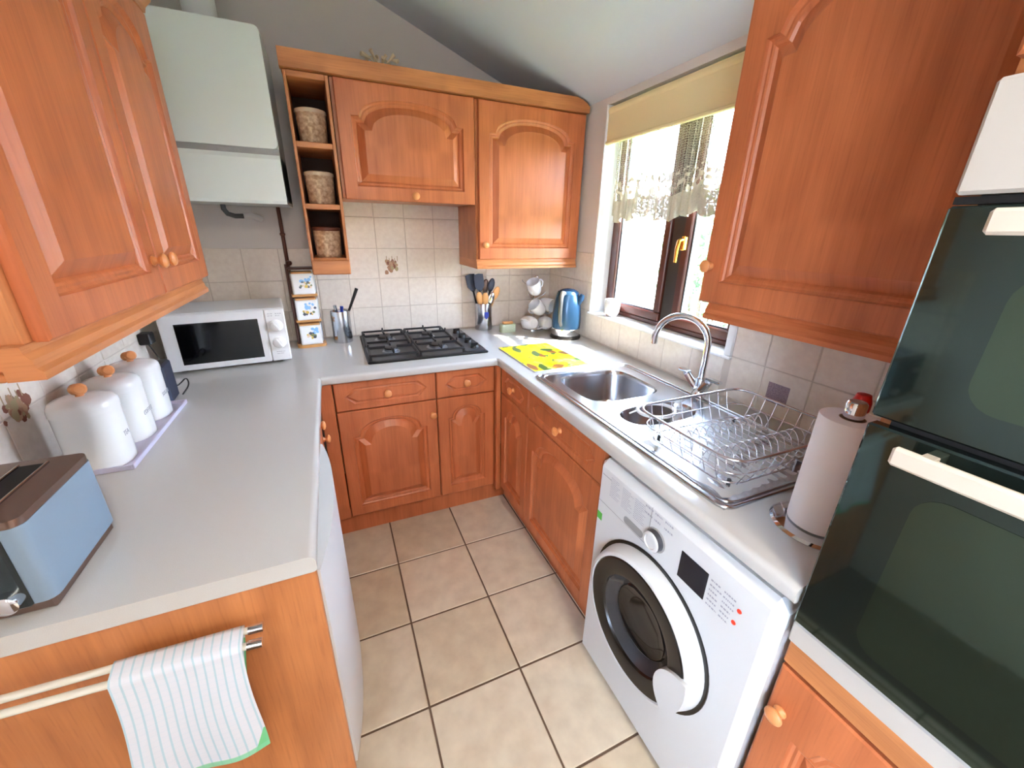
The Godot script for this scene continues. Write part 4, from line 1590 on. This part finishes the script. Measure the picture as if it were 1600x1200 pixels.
func canister_set() -> void:
	var tr := thing("tray", "long pale lilac tray under the three white canisters", "tray", Vector3(0.0, H, 0.715))
	mb()
	bx(Vector3(0, 0.0, 0), Vector3(0.17, 0.004, 0.46), 0.0015)
	bx(Vector3(0, 0.003, 0), Vector3(0.005, 0.014, 0.46), 0.001)
	bx(Vector3(0.165, 0.003, 0), Vector3(0.17, 0.014, 0.46), 0.001)
	bx(Vector3(0.005, 0.003, 0), Vector3(0.165, 0.014, 0.005), 0.001)
	bx(Vector3(0.005, 0.003, 0.455), Vector3(0.165, 0.014, 0.46), 0.001)
	done("tray_body", M.lilac_tray, tr)
	var names := [["TEA", "white canister with a wooden knob, nearest the toaster", 1.108], ["COFFEE", "middle one of the three white canisters with wooden knobs", 0.958], ["SUGAR", "white canister with a wooden knob, farthest from the toaster and beside the dark speaker", 0.808]]
	for n in names:
		var t := thing("canister", n[1], "canister", Vector3(0.088, H + 0.0045, n[2]), 0.0, "white canisters on the tray")
		mb(Transform3D(Basis(Vector3(1, 0, 0), Vector3(0, 0, -1), Vector3(0, 1, 0)), Vector3.ZERO))
		var rr := rrect(-0.062, -0.062, 0.062, 0.062, 0.053, 9)
		prism(rr, 0.0, 0.150, true)
		done("body", M.ceramic, t)
		mb()
		# domed lid: stacked shrinking outlines
		var lv := [[1.02, 0.150], [1.02, 0.162], [0.99, 0.172], [0.9, 0.180], [0.6, 0.186], [0.2, 0.188]]
		st.set_smooth_group(1)
		for k in lv.size() - 1:
			for i in rr.size():
				var a := rr[i]
				var b := rr[(i + 1) % rr.size()]
				poly_o([Vector3(a.x * lv[k][0], lv[k][1], a.y * lv[k][0]), Vector3(b.x * lv[k][0], lv[k][1], b.y * lv[k][0]), Vector3(b.x * lv[k + 1][0], lv[k + 1][1], b.y * lv[k + 1][0]), Vector3(a.x * lv[k + 1][0], lv[k + 1][1], a.y * lv[k + 1][0])], Vector3(a.x, 0.05, a.y))
		for i in rr.size():
			poly_o([Vector3(0, 0.188, 0), Vector3(rr[i].x, 0, rr[i].y) * 0.2 + Vector3(0, 0.188, 0), Vector3(rr[(i + 1) % rr.size()].x, 0, rr[(i + 1) % rr.size()].y) * 0.2 + Vector3(0, 0.188, 0)], Vector3.UP)
		flat()
		var lid := done("lid", M.ceramic, t)
		mb(T(Vector3(0, 0.187, 0)))
		lathe(V2([0.009, 0.0, 0.007, 0.008, 0.010, 0.014]), 14)
		at(Vector3(0, 0.205, 0), Vector3(PI / 2 - 0.25, 0.6, 0))
		X.basis = X.basis.scaled_local(Vector3.ONE * 0.85)
		lathe(V2([0.0, -0.034, 0.012, -0.032, 0.017, -0.026, 0.013, -0.014, 0.0065, -0.004, 0.0065, 0.004, 0.013, 0.014, 0.017, 0.026, 0.012, 0.032, 0.0, 0.034]), 16)
		done("lid_knob", M.knob, lid)
		lettering(n[0], 0.017, M.grey_print, t, Transform3D(Basis(Vector3(0, 1, 0), PI / 2), Vector3(0.0622, 0.075, 0)))

func flower_print(sd: int) -> StandardMaterial3D:
	var im := Image.create(64, 64, false, Image.FORMAT_RGB8)
	im.fill(Color(0.93, 0.93, 0.93))
	var r := RandomNumberGenerator.new()
	r.seed = sd
	for k in 26:
		var c := Vector2(r.randf_range(24, 60), r.randf_range(4, 26)) if k < 12 else Vector2(r.randf_range(16, 58), r.randf_range(24, 50))
		var col: Color = Color(0.55, 0.75, 0.92) if k < 12 else [Color(0.85, 0.72, 0.35), Color(0.35, 0.38, 0.42), Color(0.93, 0.82, 0.72), Color(0.5, 0.55, 0.4)][k % 4]
		var rad := r.randf_range(3, 6)
		for y in 64:
			for x in 64:
				if Vector2(x, y).distance_to(c) < rad:
					im.set_pixel(x, y, col)
	var m := mat("flower_print_%d" % sd, Color.WHITE, 0.25)
	m.albedo_texture = ImageTexture.create_from_image(im)
	return m

func spice_stand() -> void:
	var t := thing("jar_stand", "tall narrow wooden stand holding three stacked white ceramic jars beside the microwave", "stand", Vector3(0.555, H, 0.03), 0.12)
	mb()
	prism(rrect(-0.07, -0.055, 0.07, 0.055, 0.03), 0, 0)
	mb(Transform3D(Basis(Vector3(1, 0, 0), Vector3(0, 0, -1), Vector3(0, 1, 0)), Vector3.ZERO))
	prism(rrect(-0.07, -0.055, 0.07, 0.055, 0.03), 0.0, 0.014)
	done("base", M.pale_wood, t)
	mb()
	tube([Vector3(-0.06, 0.012, 0.0), Vector3(-0.06, 0.42, 0.0)], 0.007, 8)
	at(Vector3(-0.045, 0.425, 0.0))
	lathe(V2([0.0, -0.014, 0.012, -0.008, 0.015, 0.0, 0.012, 0.009, 0.0, 0.014]), 14)
	done("post", M.dark_wood, t)
	mb()
	tube([Vector3(0.059, 0.012, 0.0), Vector3(0.059, 0.40, 0.0)], 0.004, 8)
	done("rod", M.chrome, t)
	for k in 3:
		var y := 0.014 + k * 0.131
		if k > 0:
			mb()
			bx(Vector3(-0.058, y - 0.012, -0.045), Vector3(0.06, y, 0.047), 0.003)
			done("shelf", M.pale_wood, t)
	mb()
	bx(Vector3(-0.058, 0.396, -0.045), Vector3(0.06, 0.405, 0.047), 0.003)
	done("shelf", M.dark_wood, t)
	var lab := ["bottom white ceramic jar with blue and yellow flowers in the jar stand", "middle white ceramic jar with blue and yellow flowers in the jar stand", "top white ceramic jar with faint flowers in the jar stand"]
	for k in 3:
		var y := 0.015 + k * 0.131
		var j := thing("ceramic_jar", lab[k], "jar", Vector3(0.555, H + y, 0.03), 0.12, "white ceramic jars in the stand")
		mb(Transform3D(Basis(Vector3(1, 0, 0), Vector3(0, 0, -1), Vector3(0, 1, 0)), Vector3(0.0, 0, 0)))
		prism(rrect(-0.05, -0.046, 0.052, 0.04, 0.01), 0.0, 0.1, true)
		done("body", M.ceramic, j)
		mb(Transform3D(Basis(Vector3(1, 0, 0), Vector3(0, 0, -1), Vector3(0, 1, 0)), Vector3.ZERO))
		prism(rrect(-0.046, -0.042, 0.048, 0.036, 0.01), 0.1, 0.108, true)
		done("lid", M.pale_wood, j)
		print_quad(0.088, 0.085, "flower_print", flower_print(40 + k), j, T(Vector3(-0.042, 0.007, 0.0464)))

func pot(label: String, p: Vector3, r: float, h: float) -> Node3D:
	var t := thing("utensil_pot", label, "pot", p)
	mb()
	lathe(V2([0.0, 0.0, r * 0.98, 0.0, r, 0.004, r, h - 0.003, r * 0.98, h, r * 0.93, h - 0.003, r * 0.93, 0.006, 0.0, 0.006]), 32)
	done("cylinder", M.steel, t)
	return t

func utensil(called: String, label: String, cat: String, foot: Vector3, top: Vector3, kind: String, hm: Material, bm: Material) -> void:
	var t := thing(called, label, cat, foot)
	var d := (top - foot)
	var l := d.length()
	var up := d.normalized()
	var side := up.cross(Vector3(0, 0, 1)).normalized()
	var b := Basis(side, up, side.cross(up))
	mb(Transform3D(b, Vector3.ZERO))
	var hl := l if kind == "handle" else l - 0.07
	tube([Vector3(0, 0, 0), Vector3(0, hl * 0.5, 0), Vector3(0, hl, 0)], [0.005, 0.0055, 0.0065] if kind != "handle" else [0.004, 0.006, 0.009], 8)
	done("handle", hm, t)
	if kind == "handle":
		return
	mb(Transform3D(b, Vector3.ZERO))
	if kind == "spoon":
		X = Transform3D(b, up * (hl + 0.035))
		X.basis = X.basis * Basis.from_scale(Vector3(0.55, 1.0, 0.22))
		lathe(V2([0.0, -0.045, 0.02, -0.04, 0.034, -0.022, 0.04, 0.0, 0.036, 0.02, 0.022, 0.036, 0.0, 0.043]), 18)
	elif kind == "slice":
		var p := V2([-0.008, -0.01, 0.008, -0.01, 0.032, 0.025, 0.03, 0.095, 0.0, 0.1, -0.03, 0.095, -0.032, 0.025])
		X = Transform3D(b, up * hl)
		prism(p, -0.002, 0.002)
	done("head", bm, t)

func utensil_pots() -> void:
	var p := Vector3(1.557, H, -0.03)
	var t := pot("steel utensil pot with a blue tag, full of spoons, right of the hob", p, 0.054, 0.168)
	mb()
	bx(Vector3(-0.012, 0.085, 0.0535), Vector3(0.016, 0.118, 0.056), 0.001)
	at(Vector3(0, 0.085, 0.0545), Vector3(0, 0, 0.785))
	bx(Vector3(-0.009, -0.009, -0.001), Vector3(0.009, 0.009, 0.001))
	done("tag", M.blue_tag, t)
	var g := p + Vector3(0, 0.02, 0)
	utensil("spatula", "black broad spatula fanned out at the left of the right-hand utensil pot", "spatula", g + Vector3(-0.01, 0, -0.01), p + Vector3(-0.075, 0.315, -0.02), "slice", M.black, M.navy)
	utensil("spatula", "black slotted spatula second from the left in the right-hand utensil pot", "spatula", g + Vector3(0.0, 0, 0.01), p + Vector3(-0.03, 0.318, 0.0), "slice", M.black, M.navy)
	utensil("wooden_spoon", "wooden spoon at the left front of the right-hand utensil pot", "spoon", g + Vector3(-0.005, 0, 0.02), p + Vector3(-0.04, 0.235, 0.03), "spoon", M.pale_wood, M.pale_wood)
	utensil("wooden_spoon", "wooden spoon in the middle of the right-hand utensil pot", "spoon", g + Vector3(0.005, 0, 0.025), p + Vector3(0.0, 0.232, 0.038), "spoon", M.pale_wood, M.pale_wood)
	utensil("wooden_spoon", "wooden spoon leaning out to the right of the right-hand utensil pot", "spoon", g + Vector3(0.0, 0, 0.015), p + Vector3(0.09, 0.262, 0.02), "spoon", M.pale_wood, M.pale_wood)
	utensil("ladle", "dark ladle with a long handle at the right of the right-hand utensil pot", "ladle", g + Vector3(-0.01, 0, 0.0), p + Vector3(0.062, 0.312, 0.0), "spoon", M.black, M.navy)
	utensil("serving_spoon", "grey serving spoon at the back of the right-hand utensil pot", "spoon", g + Vector3(0.0, 0, -0.02), p + Vector3(0.025, 0.305, -0.02), "spoon", M.steel_dull, M.bronze)
	utensil("serving_spoon", "bright steel serving spoon between the wooden spoons and the dark ladle", "spoon", g + Vector3(-0.01, 0, 0.02), p + Vector3(0.048, 0.23, 0.035), "spoon", M.steel, M.steel)
	var q := Vector3(0.714, H, 0.005)
	pot("steel utensil pot left of the hob with one black handle sticking out", q, 0.05, 0.172)
	utensil("knife", "black handled knife leaning out of the left-hand utensil pot", "knife", q + Vector3(-0.02, 0.02, 0), q + Vector3(0.10, 0.288, 0.0), "handle", M.black, M.black)
	utensil("peeler", "small blue handled tool in the left-hand utensil pot", "peeler", q + Vector3(-0.01, 0.02, 0.02), q + Vector3(0.012, 0.2, 0.03), "handle", M.blue_tag, M.blue_tag)
	utensil("whisk", "small steel whisk handle at the left in the left-hand utensil pot", "whisk", q + Vector3(0.0, 0.02, 0.0), q + Vector3(-0.022, 0.205, 0.02), "handle", M.steel, M.steel)

func mug_at(label: String, p: Vector3, axis: Vector3, roll: float, group := "white mugs on the mug tree") -> void:
	var t := thing("mug", label, "mug", p, 0.0, group)
	axis = axis.normalized()
	var s := axis.cross(Vector3(0, 0, 1) if absf(axis.z) < 0.9 else Vector3(1, 0, 0)).normalized()
	t.basis = Basis(s, axis, s.cross(axis)) * Basis(Vector3.UP, roll)
	mb()
	lathe(V2([0.0, 0.003, 0.024, 0.002, 0.027, 0.0, 0.031, 0.003, 0.039, 0.02, 0.0425, 0.05, 0.0425, 0.088, 0.041, 0.09, 0.0395, 0.088, 0.0395, 0.05, 0.036, 0.022, 0.026, 0.008, 0.0, 0.007]), 28)
	done("cup", M.mug_white, t)
	mb()
	var hp := []
	for i in 9:
		var a := -PI / 2 + PI * i / 8.0
		hp.append(Vector3(0.038 + 0.026 * cos(a), 0.048 + 0.028 * sin(a), 0))
	tube(hp, 0.0055, 8)
	done("handle", M.mug_white, t)

func mug_tree() -> void:
	var c := Vector3(1.868, H, 0.055)
	var t := thing("mug_tree", "chrome mug tree in the back corner beside the blue kettle", "mug tree", c)
	mb()
	lathe(V2([0.0, 0.0, 0.07, 0.0, 0.07, 0.006, 0.06, 0.01, 0.0, 0.011]), 28)
	done("base", M.chrome, t)
	mb()
	var pp := [Vector3(0, 0.005, 0), Vector3(0, 0.3, 0)]
	for i in 9:
		var a := TAU * i / 9.0
		pp.append(Vector3(0.014 - 0.014 * cos(a), 0.32 + 0.014 * sin(a), 0))
	tube(pp, 0.004, 8)
	done("post", M.chrome, t)
	for k in 6:
		var a := TAU * k / 6.0 + 0.4
		var y := 0.22 if k % 2 == 0 else 0.29
		var d := Vector3(cos(a), 0, sin(a))
		mb()
		tube([Vector3(0, y - 0.03, 0), d * 0.03 + Vector3(0, y - 0.02, 0), d * 0.06 + Vector3(0, y, 0), d * 0.075 + Vector3(0, y + 0.014, 0), d * 0.074 + Vector3(0, y + 0.022, 0)], 0.0026, 6)
		done("hook", M.chrome, t)
	mug_at("white mug hanging highest on the mug tree, tilted with its rim to the left", c + Vector3(-0.005, 0.235, 0.045), Vector3(-0.45, 0.8, 0.3), 0.0)
	mug_at("large white mug lying across the middle of the mug tree, facing the room", c + Vector3(0.03, 0.12, 0.07), Vector3(-0.75, 0.6, 0.2), 2.4)
	mug_at("pale mug on the right of the mug tree, beside the kettle's top", c + Vector3(0.055, 0.165, 0.0), Vector3(0.4, -0.1, 0.8), 0.5)
	mug_at("lower left mug on the mug tree showing its round base", c + Vector3(-0.05, 0.062, 0.125), Vector3(-0.15, -0.1, -1.0), 2.0)
	mug_at("lower middle mug on the mug tree showing its round base", c + Vector3(0.036, 0.06, 0.15), Vector3(0.1, -0.12, -1.0), 1.0)
	mug_at("white mug with its handle to the right on the window sill", Vector3(2.10, WY0 + 0.008, 0.565), Vector3.UP, -1.9, "")
	# flowered holder in front of the tiles
	var n := thing("sponge_holder", "small green and white floral ceramic holder between the utensil pot and the mugs", "holder", Vector3(1.675, H, 0.09))
	mb(Transform3D(Basis(Vector3(1, 0, 0), Vector3(0, 0, -1), Vector3(0, 1, 0)), Vector3.ZERO))
	prism(rrect(-0.05, -0.025, 0.05, 0.025, 0.015), 0.0, 0.05, true)
	var fm := mat("floral", Color.WHITE, 0.25)
	tri_tex(fm, mottle(15, 0.06, Color(0.42, 0.5, 0.3), Color(0.97, 0.96, 0.93), 2), 8.0)
	done("dish", fm, n)
	mb()
	bx(Vector3(-0.035, 0.05, -0.012), Vector3(0.035, 0.066, 0.012), 0.004)
	done("sponge", M.pale_wood, n)

func shelf_jars() -> void:
	var m := mat("fern_jar", Color.WHITE, 0.6)
	tri_tex(m, mottle(16, 0.014, Color(0.6, 0.46, 0.34), Color(0.97, 0.91, 0.78), 3), 5.0)
	var labs := ["cream and brown storage jar in the top cubbyhole", "cream and brown storage jar in the middle cubbyhole", "cream and brown storage jar in the bottom cubbyhole"]
	var ys := [1.842, 1.602, 1.371]
	for k in 3:
		var t := thing("storage_jar", labs[k], "jar", Vector3(0.702, ys[k] + 0.0005, 0.15), 0.0, "storage jars in the open shelves")
		mb()
		lathe(V2([0.0, 0.0, 0.05, 0.0, 0.055, 0.006, 0.06, 0.11, 0.061, 0.118, 0.0, 0.119]), 28)
		done("body", m, t)
		mb()
		lathe(V2([0.061, 0.118, 0.063, 0.122, 0.062, 0.132, 0.05, 0.136, 0.0, 0.137]), 28)
		done("lid", M.cream_cloth if k < 2 else M.copper_brown, t)

func chopping_board() -> void:
	var sz := 160
	var im := Image.create(sz, sz, false, Image.FORMAT_RGB8)
	im.fill(Color(0.94, 0.86, 0.3))
	var r := RandomNumberGenerator.new()
	r.seed = 5
	var leaf := noise(3, 0.03, 2)
	for y in sz:
		for x in sz:
			var v := leaf.get_noise_2d(x, y)
			if v > 0.12:
				im.set_pixel(x, y, Color(0.35, 0.5, 0.25))
			elif v > 0.02:
				im.set_pixel(x, y, Color(0.7, 0.5, 0.25))
	for k in 15:
		var c := Vector2(20 + (k % 4) * 42 + r.randf_range(-9, 9), 20 + (k / 4) * 40 + r.randf_range(-9, 9))
		var rad := r.randf_range(21, 28)
		var sq := r.randf_range(0.75, 1.0)
		for y in range(maxi(0, int(c.y - rad)), mini(sz, int(c.y + rad) + 1)):
			for x in range(maxi(0, int(c.x - rad)), mini(sz, int(c.x + rad) + 1)):
				var dd := Vector2((x - c.x), (y - c.y) / sq).length() / rad
				if dd < 1.0:
					im.set_pixel(x, y, Color(0.97, 0.86 + 0.08 * (1 - dd), 0.04 + 0.1 * dd))
	for k in 13:
		var c := Vector2(r.randf() * sz, r.randf() * sz)
		var an := r.randf() * PI
		for y in sz:
			for x in sz:
				var d := (Vector2(x, y) - c).rotated(an)
				if absf(d.x) / 19.0 + pow(d.y / 11.0, 2) < 1.0:
					im.set_pixel(x, y, Color(0.36, 0.46, 0.2) if k % 3 else Color(0.62, 0.4, 0.18))
	var m := mat("lemon_print", Color.WHITE, 0.18)
	m.albedo_texture = ImageTexture.create_from_image(im)
	var t := thing("chopping_board", "glass chopping board with a bright yellow lemon print in the corner by the sink", "chopping board", Vector3(1.478, H, 0.432), 0.02)
	mb()
	bx(Vector3(0, 0.0005, 0), Vector3(0.295, 0.005, 0.425), 0.0015)
	done("board", M.white_gloss, t)
	print_quad(0.295, 0.425, "lemon_print", m, t, Transform3D(Basis(Vector3(1, 0, 0), Vector3(0, 0, -1), Vector3(0, 1, 0)), Vector3(0, 0.0053, 0.425)))

func kitchen_roll() -> void:
	var p := Vector3(1.607, H, 1.992)
	var t := thing("kitchen_roll_holder", "round chrome kitchen roll holder on the worktop beside the oven", "holder", p)
	mb()
	lathe(V2([0.0, 0.0, 0.083, 0.0, 0.085, 0.003, 0.08, 0.009, 0.03, 0.013, 0.0, 0.014]), 36)
	done("base", M.chrome, t)
	mb()
	lathe(V2([0.007, 0.012, 0.007, 0.262, 0.016, 0.263, 0.017, 0.268, 0.017, 0.296, 0.014, 0.3, 0.0, 0.3]), 20)
	done("post", M.chrome, t)
	var r := thing("kitchen_roll", "white kitchen paper roll standing on the chrome holder", "paper roll", p + Vector3(0, 0.0145, 0))
	mb()
	lathe(V2([0.022, 0.0, 0.053, 0.0, 0.054, 0.002, 0.054, 0.248, 0.053, 0.25, 0.022, 0.25]), 36)
	var o := done("paper", M.paper, r)
	mb()
	lathe(V2([0.022, 0.25, 0.0205, 0.25, 0.0205, 0.0, 0.022, 0.0]), 20)
	done("core", M.card, r)
	o.set_meta("label", "white embossed paper")
	# bottle behind the roll
	var b := thing("bottle", "clear pinkish bottle with a red cap behind the kitchen roll", "bottle", Vector3(1.80, H, 1.917))
	mb()
	lathe(V2([0.0, 0.0, 0.03, 0.0, 0.033, 0.005, 0.034, 0.15, 0.028, 0.185, 0.014, 0.205, 0.013, 0.22, 0.0, 0.22]), 24)
	done("body", M.pink_bottle, b)
	mb()
	lathe(V2([0.017, 0.216, 0.019, 0.22, 0.019, 0.24, 0.014, 0.258, 0.0, 0.262]), 20)
	done("cap", M.red, b)
	var g := thing("bottle", "dark green bottle half hidden between the kitchen roll and the oven", "bottle", Vector3(1.72, H, 2.03))
	mb()
	lathe(V2([0.0, 0.0, 0.026, 0.0, 0.029, 0.004, 0.029, 0.1, 0.022, 0.125, 0.012, 0.14, 0.012, 0.16, 0.0, 0.16]), 24)
	done("body", M.green_bottle, g)
	var k := thing("cutlery_clip", "small bright metal clip on the edge of the dish rack behind the roll", "clip", Vector3(1.70, H + 0.06, 1.885))
	mb()
	bx(Vector3(-0.03, 0, 0), Vector3(0.03, 0.035, 0.004), 0.001)
	bx(Vector3(-0.03, 0.0, 0.02), Vector3(0.03, 0.035, 0.024), 0.001)
	bx(Vector3(-0.03, 0.034, 0), Vector3(0.03, 0.037, 0.024), 0.001)
	done("strip", M.steel, k)

func smoothed(p: Array) -> Array:
	for k in 2:
		var o := [p[0]]
		for i in p.size() - 1:
			o.append(p[i].lerp(p[i + 1], 0.25))
			o.append(p[i].lerp(p[i + 1], 0.75))
		o.append(p[-1])
		p = o
	return p

func speaker() -> void:
	var t := thing("speaker", "dark navy box speaker standing behind the canisters next to the microwave", "speaker", Vector3(0.075, H, 0.665), 0.05)
	mb()
	bx(Vector3(-0.05, 0.0, -0.05), Vector3(0.05, 0.14, 0.045), 0.006)
	done("body", M.navy, t)
	mb()
	bx(Vector3(-0.043, 0.14, -0.043), Vector3(0.043, 0.142, 0.038), 0.001)
	done("top_plate", M.black, t)
	var c := thing("cable", "thin black cable curling from the speaker up to a plug behind the microwave", "cable", Vector3(0.02, H, 0.55))
	mb()
	tube(smoothed([Vector3(0.115, 0.004, 0.08), Vector3(0.135, 0.03, 0.05), Vector3(0.125, 0.055, 0.03), Vector3(0.10, 0.03, 0.02), Vector3(0.07, 0.004, -0.02), Vector3(0.02, 0.06, -0.12), Vector3(-0.02, 0.14, -0.16), Vector3(-0.04, 0.17, -0.17)]), 0.0025, 6)
	done("flex", M.black, c)
	mb()
	bx(Vector3(-0.05, 0.145, -0.2), Vector3(-0.01, 0.19, -0.15), 0.004)
	done("plug", M.black, c)


# ------------------------------------------------------------------ small details
func fruit_material(sd: int) -> StandardMaterial3D:
	var sz := 64
	var im := Image.create(sz, sz, false, Image.FORMAT_RGBA8)
	im.fill(Color(0.8, 0.7, 0.6, 0))
	var r := RandomNumberGenerator.new()
	r.seed = sd
	for k in 40:
		var c := Vector2(32 + r.randfn() * 9, 37 + r.randfn() * 7)
		var rad := r.randf_range(2, 6)
		var col: Color = [Color(0.66, 0.5, 0.4), Color(0.72, 0.58, 0.46), Color(0.52, 0.34, 0.28), Color(0.66, 0.6, 0.46)][k % 4]
		for y in sz:
			for x in sz:
				if Vector2((x - c.x) * 1.0, (y - c.y) * 0.8).length() < rad:
					im.set_pixel(x, y, Color(col.r, col.g, col.b, 1))
	for k in 5:
		im.fill_rect(Rect2i(14 + k * 8, 10 + (k % 2) * 6, 2, 16), Color(0.66, 0.58, 0.46, 1))
	var m := mat("fruit_print_%d" % sd, Color.WHITE, 0.25)
	m.albedo_texture = ImageTexture.create_from_image(im)
	m.transparency = BaseMaterial3D.TRANSPARENCY_ALPHA_SCISSOR
	m.alpha_scissor_threshold = 0.5
	return m

func details() -> void:
	# printed motifs on single tiles
	print_quad(0.12, 0.12, "fruit_print", fruit_material(71), get_node("wall_back"), T(Vector3(0.968, 1.258, ZB + 0.0006)))
	print_quad(0.13, 0.13, "fruit_print", fruit_material(72), get_node("wall_left"), Transform3D(Basis(Vector3(0, 1, 0), PI / 2), Vector3(XL + 0.0006, 1.03, 1.17)))
	var mv := mat("mauve_print", Color.WHITE, 0.25)
	tri_tex(mv, mottle(17, 0.05, Color(0.5, 0.42, 0.47), Color(0.66, 0.58, 0.6), 2), 6.0)
	print_quad(0.075, 0.07, "motif_print", mv, get_node("wall_right"), Transform3D(Basis(Vector3(0, 1, 0), -PI / 2), Vector3(XR - 0.0006, 0.962, 1.535)))
	var o := thing("dried_flowers", "small bunch of dried straw flowers lying on top of the hob cabinet", "ornament", Vector3(1.02, 2.156, 0.12))
	mb()
	for k in 12:
		var a := -0.9 + 1.8 * k / 11.0
		tube([Vector3(0, 0.004, 0), Vector3(sin(a) * 0.06, 0.05 + 0.01 * (k % 3), 0.02 * cos(k * 2.0)), Vector3(sin(a) * 0.11, 0.055 + 0.02 * (k % 2), 0.04 * cos(k * 2.0))], [0.003, 0.0025, 0.009], 6)
	done("stems", M.straw, o)
	towel()

func towel() -> void:
	var t := thing("towel_rail", "swing-out towel rail with two white rods and chrome ends on the end panel", "towel rail", Vector3(0.10, 0.80, 1.66))
	var ra := [Vector3(-0.05, 0.012, 0.030), Vector3(0.376, -0.003, 0.033)]
	var rb := [Vector3(-0.05, -0.002, 0.043), Vector3(0.376, -0.013, 0.058)]
	for rod in [ra, rb]:
		mb()
		tube([rod[0], rod[1]], 0.0065, 12)
		done("rod", M.rod_white, t)
		mb()
		var d: Vector3 = (rod[1] - rod[0]).normalized()
		tube([rod[1] - d * 0.002, rod[1] + d * 0.022], 0.0085, 14)
		done("rod_end", M.chrome, t)
	mb()
	bx(Vector3(-0.075, -0.04, 0.0), Vector3(-0.045, 0.035, 0.04), 0.004)
	done("bracket", M.chrome, t)
	# checked tea towel
	var sz := 256
	var im := Image.create(sz, sz, false, Image.FORMAT_RGB8)
	for y in sz:
		for x in sz:
			var c := Color(0.84, 0.86, 0.90)
			if x % 19 < 4:
				c = c.lerp(Color(0.5, 0.74, 0.80), 0.42)
			if y % 7 < 1:
				c = c.lerp(Color(0.55, 0.78, 0.86), 0.07)
			if (x < 10 and y < 90) or (x > sz - 5 and y < 80) or (x > sz - 34 + (sz - y) and y > sz - 30):
				c = Color(0.45, 0.78, 0.55)
			if y > sz - 8 or y < 9:
				c = c.lerp(Color(0.5, 0.8, 0.62), 0.8)
			im.set_pixel(x, y, c)
	var m := mat("tea_towel", Color.WHITE, 0.95)
	m.albedo_texture = ImageTexture.create_from_image(im)
	m.cull_mode = BaseMaterial3D.CULL_DISABLED
	var w := thing("tea_towel", "white tea towel with pale blue checks and green edges draped over the rail", "towel", Vector3(0.10, 0.80, 1.66))
	var s := SurfaceTool.new()
	s.begin(Mesh.PRIMITIVE_TRIANGLES)
	s.set_smooth_group(1)
	var nu := 40
	var nv := 64
	var lf := 0.285   # front drop
	var lb := 0.19   # back drop
	var pt := func(i: int, j: int) -> Vector3:
		var u := float(i) / nu
		var x := lerpf(0.180, 0.368, u)
		var k := (x + 0.05) / 0.426
		var za := lerpf(0.030, 0.033, k)
		var zb := lerpf(0.043, 0.058, k)
		var ya := lerpf(0.012, -0.003, k) + 0.0085
		var yb := lerpf(-0.002, -0.013, k) + 0.0085
		var over := sqrt(pow(zb - za, 2) + pow(ya - yb, 2))
		var dist := float(j) / nv * (lb + over + lf)
		if dist < lb:
			var h := lb - dist
			return Vector3(x - 0.03 * (h / lb), ya - h, za - 0.009 - 0.004 * sin(u * 9.0) * h / lb)
		if dist < lb + over:
			var q := (dist - lb) / over
			return Vector3(x, lerpf(ya, yb, q) + 0.001, lerpf(za - 0.007, zb + 0.008, q))
		var h := dist - lb - over
		var g := h / lf
		return Vector3(x + g * (-0.016 + 0.01 * u) + 0.003 * sin(g * 5.0 + u * 3.0), yb - h * 0.985, zb + 0.010 + 0.006 * g * sin(u * 9.0 + 1.0) + 0.012 * g * (1.0 - u))
	for i in nu:
		for j in nv:
			for q in [[0, 0], [1, 1], [1, 0], [0, 0], [0, 1], [1, 1]]:
				s.set_uv(Vector2(float(i + q[0]) / nu, float(j + q[1]) / nv))
				s.add_vertex(pt.call(i + q[0], j + q[1]))
	s.generate_normals()
	var me := s.commit()
	me.surface_set_material(0, m)
	inst(me, "cloth", w)
